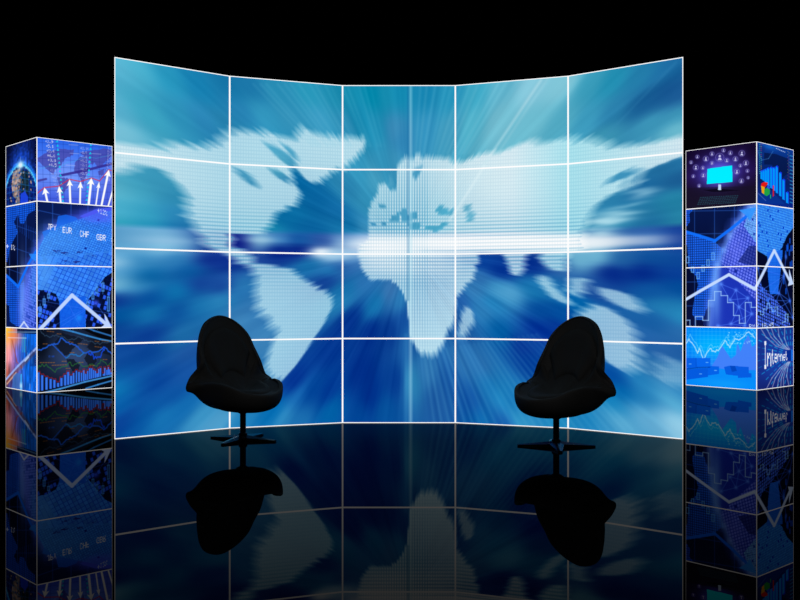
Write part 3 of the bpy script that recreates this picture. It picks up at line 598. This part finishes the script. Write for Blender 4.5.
    for i in range(len(netp)):
        for j in range(i+1, len(netp)):
            if math.dist(netp[i], netp[j]) < 30: B.line([netp[i], netp[j]], (60, 120, 255), .7, .6)
    for p in netp: B.glow(p, 1.2, 2.4, (60, 120, 255), .8)
    wz = (196, 218, 255)
    A.line([(684, 300.5), (700, 291), (729, 274.5), (755, 289), (760, 280)], wz, 3.0, 1, .7); B.line([(754, 290.5), (758, 283), (774.3, 250.5), (791, 283)], wz, 2.6, 1, .7)
    B.poly([(789, 268), (793.6, 284), (788, 286), (789.5, 280)], wz, 1)
    stp = [(684, 320.3), (689.8, 320.3), (689.8, 328)]; A.line(stp, (150, 200, 255), .8, .9)
    A.line([(695.4, 328), (695.4, 316.6), (702.5, 316.6), (702.8, 320.5), (708.5, 320.5), (708.5, 300.4), (714.5, 300.4), (714.5, 291.5), (721, 291.5), (721, 295.6), (727.6, 295.6), (727.6, 302.6), (733.6, 302.6), (733.6, 315.6), (739.5, 315.6), (739.5, 323.5), (745.4, 323.5), (745.4, 302.5), (751.4, 302.5), (751.4, 307.4), (757, 307.4)], (160, 205, 255), .8, .9)
    B.line([(755, 311), (760.5, 311.5), (760.5, 314.7), (763.5, 314.7), (763.5, 309), (767, 309), (767, 303.2), (769.5, 303.2), (769.5, 307.5), (772, 307.5), (772, 311.5), (775, 311.5), (775, 307), (777.5, 307), (777.5, 315.5), (779.5, 315.5)], (130, 190, 255), .8, .8)
    B.line([(782, 323), (785.5, 321.5), (785.5, 314.3), (788, 314.3), (788, 322)], (150, 210, 255), .8, .8)
    A.text('RM', (749.3, 324.2), (.52, .02), (0, .62), (190, 215, 255), .95, 6); B.text('Y 18.45', (756.5, 323.8), (.42, -.03), (0, .66), (200, 222, 255), .95, 6)
    # ---- bottom cube
    A.rows(3, 4); A.grad(3, 4, [(0, (0, 140, 250)), (.35, (0, 165, 255)), (.65, (30, 130, 250)), (.72, (10, 140, 250)), (1, (0, 135, 250))])
    A.glow((716, 345), 22, 10, (0, 185, 255), .7); A.glow((688, 352), 7, 22, (0, 110, 245), .5); A.glow((735, 372), 10, 5, (0, 155, 255), .7); A.glow((725, 384), 28, 5, (20, 165, 255), .6)
    for x in range(688, 756, 4): A.line([(x, 328), (x, 366)], (90, 200, 255), .4, .4)
    for y in range(331, 364, 4): A.line([(686, y), (756, y+1)], (90, 200, 255), .4, .4)
    A.poly([(711, 367), (717, 358), (722, 345.5), (727, 353), (731, 359), (736, 355), (737, 344), (738.5, 345), (740.5, 351.5), (744, 342), (748.3, 335), (750.5, 340), (752, 347), (757, 343), (757, 370), (730, 370)], (68, 128, 250), .95)
    z1 = jag([(685, 344), (689, 339.5), (692, 343), (697.5, 353), (699.5, 349), (703.5, 359), (710, 348.5), (714, 352), (719.5, 349), (725, 341), (730, 347), (735, 338), (740, 340), (749, 331), (755, 338)], 4, 1, 21)
    A.line(z1, (190, 232, 255), .9, .85); A.line([(x+1, y-4+math.sin(x)*1) for x, y in z1], (120, 215, 255), .7, .6)
    for k in range(40): A.glow((728+random.random()*26, 332+random.random()*12), .5, .5, (170, 235, 255), .8)
    for q_, cc in (([(685, 358), (710.5, 358), (710.5, 366.5), (697, 367.5), (685, 369)], (4, 92, 228)), ([(685, 370), (697, 368.5), (708, 368), (708, 377), (685, 380)], (4, 88, 222)), ([(708, 366), (719, 366.5), (719, 374), (708, 375.5)], (4, 96, 232)), ([(696, 358), (710.5, 358), (710.5, 366.5), (697, 366.5)], (8, 104, 240)),
                  ([(724, 367), (730, 365.6), (749, 367), (749, 373), (751.5, 373.5), (751.5, 377.5), (738, 378), (738, 376), (726, 374.5)], (6, 90, 225)), ([(730, 366), (735, 366), (737, 371), (732, 372)], (2, 70, 190))):
        A.poly(q_, cc, .95)
    A.line([(685, 369.4), (697, 367.8), (710, 367.2)], (0, 50, 150), .9, .8); A.line([(696, 358), (696, 367)], (0, 70, 190), .6, .7)
    for p in ((690, 364), (707, 362.5), (700.5, 374), (715.5, 370.5)): A.line([(p[0]-1, p[1]), (p[0]+1, p[1])], (110, 190, 255), .8, .9)
    B.rows(3, 4); B.grad(3, 4, [(0, (22, 52, 140)), (.5, (24, 60, 165)), (1, (20, 34, 110))])
    V = (790.5, 354)
    for k in range(64):
        t = k/64*2*PI; dx, dy = math.cos(t), math.sin(t)
        for r0 in (9, 15, 21, 27, 33):
            if (k+r0) % 2: B.line([(V[0]+dx*r0*.95, V[1]+dy*r0*1.0), (V[0]+dx*(r0+3.2)*.95, V[1]+dy*(r0+3.2)*1.0)], (20, 165, 225), .8, .75)
    B.poly([(755, 345), (764, 342), (764, 372), (755, 372)], (22, 40, 120), .45); B.glow((775, 372), 10, 8, (30, 80, 190), .35)
    B.poly([(787, 350), (791, 349), (791, 361), (787, 360)], (4, 40, 140), 1); B.poly([(791, 349), (793, 350), (793, 361), (791, 361)], (20, 110, 220), 1)
    wl = (205, 205, 225)
    for pts in ([(760, 327), (766, 337), (776, 346), (787, 349.5)], [(766, 327), (771, 337), (779, 345), (788, 349.5)], [(771, 327), (774, 336), (781, 344), (789, 349.5)], [(778, 327), (779, 336), (783, 344), (789, 349.5)], [(784.8, 327), (784.6, 338), (787, 345), (790, 349.5)],
                [(766, 390), (772, 378), (780, 368), (788, 362)], [(771.5, 390), (775.5, 378), (781.5, 369), (788.5, 362)], [(777, 390), (778.5, 380), (783, 369), (789, 362)], [(780.5, 390), (781.5, 378), (784.5, 369), (789.5, 362)], [(783.6, 390), (783.6, 378), (786, 368), (790, 362)], [(789.5, 388), (786.8, 376), (787.6, 368), (790, 362)]):
        B.line(pts, wl, .7, .62)
    # the word, shrinking into the tunnel
    x = 763.6
    for ch, wd, t, b in (('I', 3.6, 341, 369), ('n', 4.4, 347.5, 366.3), ('t', 2.8, 349.3, 364.2), ('e', 3.0, 350.0, 362.6), ('r', 2.6, 350.6, 361.6), ('n', 3.0, 351.0, 361.0), ('e', 2.5, 351.6, 360.6), ('t', 2.2, 351.2, 360.2)):
        B.text(ch, (x, t), (wd/5.6, 0), (0, (b-t)/7), (235, 238, 250), 1); x += wd
    return np.clip(A.a, 0, 1), np.clip(B.a, 0, 1)

# ------------------------------------------------------------------ display surfaces
def screen_mesh(name, art, u0, u1, v0, v1, nu, nv, origin, ex, wdt, hgt, parent):
    """flat display pixel grid; art is sampled per vertex. origin = lower-left corner, ex = unit vector along the width."""
    H, W = art.shape[:2]
    gu = np.linspace(0, 1, nu); gv = np.linspace(0, 1, nv)
    x = np.clip((u0+(u1-u0)*gu)*W-.5, 0, W-1.001); y = np.clip((v0+(v1-v0)*gv)*H-.5, 0, H-1.001)
    # keep samples on their own side of the display border
    x = np.clip(x, u0*W, u1*W-1.001); y = np.clip(y, v0*H, v1*H-1.001)
    i = x.astype(int); j = y.astype(int); fx = (x-i)[None, :, None]; fy = (y-j)[:, None, None]
    i1 = np.minimum(i+1, W-1); j1 = np.minimum(j+1, H-1)
    C = (art[j][:, i]*(1-fx)+art[j][:, i1]*fx)*(1-fy)+(art[j1][:, i]*(1-fx)+art[j1][:, i1]*fx)*fy
    gx, gy = np.meshgrid(gu*wdt, (1-gv)*hgt)
    V = np.stack([origin[0]+gx*ex[0], origin[1]+gx*ex[1], origin[2]+gy], -1).reshape(-1, 3)
    n = nu*nv; idx = np.arange(n).reshape(nv, nu)
    q = np.stack([idx[1:, :-1], idx[1:, 1:], idx[:-1, 1:], idx[:-1, :-1]], -1).reshape(-1, 4)
    me = bpy.data.meshes.new(name); me.vertices.add(n); me.vertices.foreach_set('co', V.astype(np.float32).ravel())
    me.loops.add(q.size); me.loops.foreach_set('vertex_index', q.astype(np.int32).ravel())
    me.polygons.add(len(q)); me.polygons.foreach_set('loop_start', np.arange(0, q.size, 4, dtype=np.int32))
    me.update(calc_edges=True)
    at = me.color_attributes.new('picture', 'FLOAT_COLOR', 'POINT')
    rgba = np.ones((n, 4), np.float32); rgba[:, :3] = lin(np.clip(C, 0, 1)).reshape(-1, 3)
    at.data.foreach_set('color', rgba.ravel())
    me.materials.append(M_SCREEN)
    o = bpy.data.objects.new(name, me); col.objects.link(o); o.parent = parent
    return o

def frame_mesh(name, wl, wr, wb, wt, W, H, front, back, z0, parent):
    """four mitred bars round a display, local frame: x along the width, y = depth (negative towards the viewer)"""
    v = []; f = []
    for (x0, x1, z_0, z_1) in ((0, wl, 0, H), (W-wr, W, 0, H), (wl, W-wr, 0, wb), (wl, W-wr, H-wt, H)):
        if x1-x0 > 1e-5 and z_1-z_0 > 1e-5: box_vf(x0, x1, front, back, z0+z_0, z0+z_1, v, f)
    return mesh_obj(name, v, f, M_EDGE, parent)

wall_art = paint_wall()
WHAT = [["sky streaks fading out from pale turquoise to deep blue", "dark blue sky over the jagged top edge of northern Canada", "teal sky above Greenland and Europe with a thin bright ray", "pale turquoise sky above the Siberian coast", "deep blue streaks over pale north-east Asia"],
        ["a teal ocean beside the pale curve of North America's west", "pale eastern North America and Labrador", "the dotted outline of Europe", "a very pale unbroken stretch of Asia", "the Pacific edge of Asia with small pale islands"],
        ["blurred blue and turquoise ocean with pale clouds at left", "the broad upper part of South America", "the white bulge of western Africa", "India, Madagascar and the Indian Ocean", "New Guinea and the top of Australia"],
        ["plain blue ocean left of a chair's shell", "the narrow tip of South America", "dark blue ocean and the tip of southern Africa", "dark blue ocean beside the right chair", "lower Australia above pale diagonal streaks"]]
ROWN = ['top row', 'second row from the top', 'third row from the top', 'bottom row']
COLN = ['leftmost column', 'second column from the left', 'middle column', 'second column from the right', 'rightmost column']
casing_cache = {}
for ci in range(5):
    (ax, ay), (bx, by) = WALL[ci], WALL[ci+1]
    rz = math.atan2(by-ay, bx-ax)
    for ri in range(4):
        z0 = 3.0-(ri+1)*PH
        t = empty('video_display', (ax, ay, z0), rz)
        tag(t, 'wall display, %s, %s, showing %s' % (ROWN[ri], COLN[ci], WHAT[ri][ci]), 'screen', 'displays of the curved video wall')
        lab = t['label'].split()
        if len(lab) > 16: t['label'] = 'display in %s, %s of the curved wall' % (ROWN[ri], COLN[ci])
        screen_mesh('screen', wall_art, ci/5, (ci+1)/5, ri/4, (ri+1)/4, 240, 180, (.002, 0, .002), (1, 0), PW-.004, PH-.004, t)
        fr = frame_mesh('edge_light', .0045 if ci == 0 else .0072, .0045 if ci == 4 else .0072, .0066, .0066, PW, PH, -.003, .004, 0, t)
        # rear: thin cabinet with a deeper electronics housing, handle and feet for the lowest row
        v, f = box_vf(.001, PW-.001, .0045, .020, .001, PH-.001)
        box_vf(.12, PW-.12, .020, .050, .10, PH-.10, v, f)
        cab = mesh_obj('cabinet', v, f, M_CASE, t)
        for hx in (.2, PW-.24):
            v, f = box_vf(hx, hx+.04, .0502, .062, .25, .5); mesh_obj('handle', v, f, M_CASE, cab)

def tower(corner, side, th, s, art_fn, names, grp):
    cx, cy = corner
    pa = (cx - s*side*math.sin(th), cy + side*math.cos(th))       # outer narrow face end
    pb = (cx + s*side*math.cos(th), cy + side*math.sin(th))       # inner wide face end
    if s == 1: left, right = (pa, corner), (corner, pb)
    else: left, right = (pb, corner), (corner, pa)
    artL, artR = art_fn(face_uv(*left), face_uv(*right))
    wide = 1 if s == 1 else 0
    for ri in range(4):
        z0 = 3.0-(ri+1)*PH
        (lx, ly), (qx, qy) = left
        rzL = math.atan2(qy-ly, qx-lx)
        t = empty('video_cube', (lx, ly, z0), rzL)
        tag(t, names[ri], 'screen cube', grp)
        # local x runs along the left face to the corner; local y goes back
        nL, nR = (236, 112) if wide == 0 else (112, 236)
        screen_mesh('screen', artL, 0, 1, ri/4, (ri+1)/4, nL, 192, (.002, 0, .002), (1, 0), side-.004, PH-.004, t)
        fr = frame_mesh('edge_light', .003 if wide == 0 else .0006, .0045, .0055, .0055, side, PH, -.003, .004, 0, t)
        # right face: its own holder rotated by +90 degrees about the corner, expressed with mesh rotation
        o2 = screen_mesh('screen', artR, 0, 1, ri/4, (ri+1)/4, nR, 192, (.002, 0, .002), (1, 0), side-.004, PH-.004, t)
        o2.location = (side, 0, 0); o2.rotation_euler = (0, 0, PI/2)
        f2 = frame_mesh('edge_light', .0045, .003 if wide == 1 else .0006, .0055, .0055, side, PH, -.003, .004, 0, t)
        f2.location = (side, 0, 0); f2.rotation_euler = (0, 0, PI/2)
        v, f = box_vf(.001, side-.0045, .0045, side-.001, .001, PH-.001)
        for hz in (.2, .5): box_vf(.2, side-.2, side-.001, side+.012, hz, hz+.05, v, f)
        mesh_obj('casing', v, f, M_CASE, t)

tower((-4.2454, 10.9211), .9425, .7628, 1, paint_left_tower,
      ['topmost cube of the left tower, showing white arrows and a glowing earth',
       'second cube down the left tower, showing currency codes over a tiled blue globe',
       'third cube down the left tower, showing a white zigzag arrow on blue tiles',
       'lowest cube of the left tower, showing dark charts with blue bars and orange glow'], 'cubes of the left screen tower')
tower((4.3070, 11.2287), .953, .8403, -1, paint_right_tower,
      ['topmost cube of the right tower, showing a cyan monitor and a pie chart',
       'second cube down the right tower, showing a blue arrow and the top of a globe',
       'third cube down the right tower, showing a white zigzag line over stepped outlines',
       'lowest cube of the right tower, bright azure with a word in a tunnel'], 'cubes of the right screen tower')

# ------------------------------------------------------------------ lounge chairs
KEYS = [  # rim, outer low handle, outer high handle, inner high handle, inner low handle (half of the shell, front -> back)
 ((.35, 0, .36), (.20, 0, .21), (.34, 0, .23), (.27, 0, .385), (.15, 0, .372)),
 ((.29, .16, .38), (.18, .10, .21), (.28, .17, .24), (.21, .12, .39), (.12, .07, .372)),
 ((.18, .250, .43), (.11, .18, .21), (.17, .255, .26), (.12, .18, .41), (.06, .10, .37)),
 ((.04, .295, .445), (.02, .25, .21), (.03, .275, .29), (.02, .22, .43), (.01, .11, .37)),
 ((-.09, .335, .42), (-.06, .30, .215), (-.08, .28, .35), (-.07, .24, .45), (-.05, .12, .37)),
 ((-.185, .380, .385), (-.14, .33, .22), (-.155, .265, .365), (-.14, .25, .47), (-.08, .12, .375)),
 ((-.215, .352, .475), (-.17, .27, .22), (-.22, .27, .33), (-.17, .23, .50), (-.11, .11, .38)),
 ((-.175, .282, .595), (-.19, .19, .22), (-.29, .28, .36), (-.19, .21, .52), (-.14, .10, .38)),
 ((-.235, .262, .70), (-.21, .14, .22), (-.34, .27, .42), (-.24, .19, .60), (-.16, .08, .38)),
 ((-.285, .226, .815), (-.22, .09, .225), (-.39, .24, .48), (-.28, .16, .68), (-.17, .06, .38)),
 ((-.345, .138, .912), (-.22, .05, .23), (-.42, .14, .52), (-.32, .10, .74), (-.18, .03, .38)),
 ((-.37, 0, .955), (-.22, 0, .225), (-.43, 0, .54), (-.33, 0, .77), (-.18, 0, .38))]
LIPS = [.034, .034, .034, .036, .052, .072, .056, .038, .034, .034, .034, .034]
ext = [tuple(k)+((l_, 0, 0),) for k, l_ in zip(KEYS, LIPS)]
full = [np.array(k, float) for k in ext] + [np.array([(x, -y, z) for (x, y, z) in k], float) for k in ext[-2:0:-1]]
NK = len(full)
def keys_at(t):
    t %= NK; i = int(t); f = t-i
    p0, p1, p2, p3 = full[i-1], full[i], full[(i+1) % NK], full[(i+2) % NK]
    return .5*((2*p1)+(-p0+p2)*f+(2*p0-5*p1+4*p2-p3)*f*f+(-p0+3*p1-3*p2+p3)*f**3)
def bez(a, b, c_, d, s): return (1-s)**3*a+3*(1-s)**2*s*b+3*(1-s)*s*s*c_+s**3*d
BOT = np.array((-.02, 0, .230)); SEAT = np.array((.03, 0, .365))
def rim_in(k):
    R, P2, Q1 = k[0], k[2], k[3]
    t = R-P2; t = t/np.linalg.norm(t); n_ = (Q1-R); n_ = n_-t*np.dot(n_, t); n_ = n_/(np.linalg.norm(n_)+1e-9)
    return R, R+k[5][0]*n_, t, n_
def inner(t, s):
    k = keys_at(t); R, Ri, _, _ = rim_in(k)
    return bez(Ri, k[3], k[4], SEAT, s)
def make_shell(parent):
    NA, NO, NL, NI = 132, 16, 6, 18
    V = []; F = []
    V.append(tuple(BOT))
    rings = []
    for a in range(NA):
        t = a/NA*NK; k = keys_at(t); R, Ri, tg, n_ = rim_in(k); colm = []
        for i in range(1, NO+1):
            colm.append(bez(BOT, k[1], k[2], R, i/NO))
        for i in range(1, NL):
            th = PI*i/NL; hw = k[5][0]/2; colm.append(R+n_*hw+hw*-math.cos(th)*n_+min(hw, .019)*math.sin(th)*tg)
        for i in range(NI):
            colm.append(bez(Ri, k[3], k[4], SEAT, i/NI))
        rings.append(colm)
    m = len(rings[0])
    for colm in rings: V += [tuple(p) for p in colm]
    V.append(tuple(SEAT)); last = len(V)-1
    for a in range(NA):
        b = (a+1) % NA; A0 = 1+a*m; B0 = 1+b*m
        F.append((0, B0, A0))
        for i in range(m-1): F.append((A0+i, B0+i, B0+i+1, A0+i+1))
        F.append((A0+m-1, B0+m-1, last))
    return mesh_obj('shell', V, F, M_FABRIC, parent, True)
def make_pad(name, ta, tb, sa, sb, h, parent, m, nu=36, nv=26, ridge=None):
    """padded upholstery lying on the inner face of the shell, closed underneath"""
    top = []; bot = []
    for i in range(nu+1):
        for j in range(nv+1):
            u, v = i/nu, j/nv; t = ta+(tb-ta)*u; s = sa+(sb-sa)*v
            p = inner(t, s); e = 1e-2
            n_ = np.cross(inner(t+e, s)-p, inner(t, s+e)-p); n_ /= (np.linalg.norm(n_)+1e-9)
            c0 = np.array((.05, 0, .62))
            if np.dot(n_, c0-p) < 0: n_ = -n_
            k = max(0, 1-abs(2*u-1)**5)**.5*max(0, 1-abs(2*v-1)**5)**.5
            hh = h*k
            if ridge: hh *= 1-ridge*math.exp(-((u-.5)/.07)**2)
            top.append(tuple(p+n_*(hh-.004))); bot.append(tuple(p-n_*.010))
    n0 = len(top); V = top+bot; F = []
    W_ = nv+1
    for i in range(nu):
        for j in range(nv):
            a = i*W_+j; F.append((a, a+W_, a+W_+1, a+1)); F.append((n0+a, n0+a+1, n0+a+W_+1, n0+a+W_))
    for i in range(nu):
        for j in (0, nv):
            a = i*W_+j; F.append((a, a+W_, n0+a+W_, n0+a))
    for j in range(nv):
        for i in (0, nu):
            a = i*W_+j; F.append((a, a+1, n0+a+1, n0+a))
    return mesh_obj(name, V, F, m, parent, True)
def seat_pad(parent):
    NA, NS = 96, 14; V = []; F = []; s0 = .30
    for a in range(NA):
        t = a/NA*NK
        for j in range(NS):
            s = s0+(1-s0)*j/NS; p = inner(t, s); k = min(1, ((s-s0)/.16))**.5
            V.append((p[0], p[1], p[2]+.030*k-.006))
    V.append((SEAT[0], SEAT[1], SEAT[2]+.024))
    for a in range(NA):
        b = (a+1) % NA
        for j in range(NS-1): F.append((a*NS+j, b*NS+j, b*NS+j+1, a*NS+j+1))
        F.append((a*NS+NS-1, b*NS+NS-1, NA*NS))
    return mesh_obj('seat_cushion', V, F, M_PAD, parent, True)
def piping(parent, off=0.0):
    """welt running round the rim of the shell"""
    NA, NR = 132, 6; V = []; F = []
    pts = []
    for a in range(NA):
        k = keys_at(a/NA*NK); R, Ri, tg, n_ = rim_in(k); pts.append((R+n_*k[5][0]*.9+tg*.010, n_, tg))
    for p, n_, tg in pts:
        for r in range(NR):
            th = 2*PI*r/NR; V.append(tuple(p+.006*(math.cos(th)*n_+math.sin(th)*tg)))
    for a in range(NA):
        b = (a+1) % NA
        for r in range(NR): F.append((a*NR+r, b*NR+r, b*NR+(r+1) % NR, a*NR+(r+1) % NR))
    return mesh_obj('piping', V, F, M_FABRIC, parent, True)
def lathe(name, prof, m, parent, n=28):
    V = []; F = []
    for r, z in prof:
        for k in range(n): V.append((r*math.cos(2*PI*k/n), r*math.sin(2*PI*k/n), z))
    for i in range(len(prof)-1):
        for k in range(n): F.append((i*n+k, i*n+(k+1) % n, (i+1)*n+(k+1) % n, (i+1)*n+k))
    F.append(tuple(range(n-1, -1, -1))); F.append(tuple((len(prof)-1)*n+k for k in range(n)))
    o = mesh_obj(name, V, F, m, parent, False)
    return o
def leg_mesh():
    me_v = []
    # tapering blade with a shallow roof ridge: sections along x
    secs = [(.0, .060, .003, .026, .044), (.07, .050, .003, .023, .036), (.15, .038, .003, .019, .028), (.25, .022, .002, .014, .018), (.288, .016, .001, .012, .015)]
    V = []; F = []
    for x, hw, zb, zs, zt in secs: V += [(x, -hw, zb), (x, hw, zb), (x, hw, zs), (x, 0, zt), (x, -hw, zs)]
    for i in range(len(secs)-1):
        for k in range(5): F.append((i*5+k, i*5+(k+1) % 5, (i+1)*5+(k+1) % 5, (i+1)*5+k))
    F.append((4, 3, 2, 1, 0)); F.append(tuple((len(secs)-1)*5+k for k in range(5)))
    return V, F

def build_chair(loc, star, face, label):
    t = empty('lounge_chair', loc, star)
    tag(t, label, 'chair', 'black swivel lounge chairs')
    rel = face-star
    parts = [make_shell(t), seat_pad(t), make_pad('back_cushion', 8.0, 14.0, .12, .62, .045, t, M_PAD)]
    parts.append(make_pad('side_cushion', 4.2, 7.3, .06, .55, .022, t, M_PAD)); parts.append(make_pad('side_cushion', 14.7, 17.8, .06, .55, .022, t, M_PAD))
    for p in parts: p.rotation_euler = (0, 0, rel)
    piping(parts[0])
    lathe('pole', [(.0235, .050), (.0235, .205), (.030, .207), (.055, .220), (.055, .232)], M_STEEL, t)
    lathe('hub', [(.030, .004), (.034, .010), (.034, .050), (.030, .056), (.0235, .060)], M_STEEL, t)
    V, F = leg_mesh()
    for k in range(4):
        o = mesh_obj('leg', V, F, M_STEEL, t); o.rotation_euler = (0, 0, k*PI/2)
    return t

def copy_chair(src, loc, star, face, label):
    r = src.copy(); col.objects.link(r); r.location = loc; r.rotation_euler = (0, 0, star); r['label'] = label
    k = 0
    for ch in src.children:
        c_ = ch.copy(); col.objects.link(c_); c_.parent = r
        for g in ch.children:
            g_ = g.copy(); col.objects.link(g_); g_.parent = c_
        if ch.name.split('.')[0] in ('shell', 'seat_cushion', 'back_cushion', 'side_cushion', 'piping'): c_.rotation_euler = (0, 0, face-star)
    return r

chair = build_chair((-1.219, 7.29, 0), math.radians(-22), math.radians(-48), 'left black upholstered swivel lounge chair, its seat turned towards the right')
copy_chair(chair, (1.176, 6.96, 0), math.radians(-4), math.radians(-132), 'right black upholstered swivel lounge chair, its seat turned towards the left')

# ------------------------------------------------------------------ floor
fl = mesh_obj('floor', [(-14, -3, 0), (14, -3, 0), (14, 20, 0), (-14, 20, 0)], [(0, 1, 2, 3)], M_FLOOR)
fl['kind'] = 'structure'

# ------------------------------------------------------------------ light, world, camera
wd = bpy.data.worlds.new('studio_dark'); bpy.context.scene.world = wd; wd.use_nodes = True
wd.node_tree.nodes['Background'].inputs[0].default_value = (0, 0, 0, 1)
def area(name, loc, target, size, power, colr=(1, 1, 1)):
    d = bpy.data.lights.new(name, 'AREA'); d.energy = power; d.size = size; d.color = colr
    o = bpy.data.objects.new(name, d); col.objects.link(o); o.location = loc
    o.rotation_euler = (Vector(target)-Vector(loc)).to_track_quat('-Z', 'Y').to_euler()
    return o
area('chair_fill', (0.6, .6, 5.2), (0, 7.1, .5), 2.2, 135)  # unseen fill lamp, added to lift the black chairs to a faint grey

cd = bpy.data.cameras.new('camera'); cam = bpy.data.objects.new('camera', cd); col.objects.link(cam)
cam.location = CAM; cam.rotation_euler = (PI/2, 0, 0)
cd.sensor_fit = 'HORIZONTAL'; cd.sensor_width = 36.0; cd.lens = 36.0*F_PX/800.0
cd.shift_x = 0.0; cd.shift_y = -(300-CY)/800.0
cd.clip_start = .05; cd.clip_end = 100
sc = bpy.context.scene; sc.camera = cam
sc.view_settings.view_transform = 'Standard'; sc.view_settings.look = 'None'; sc.view_settings.exposure = 0; sc.view_settings.gamma = 1
sc.view_settings.use_curve_mapping = False
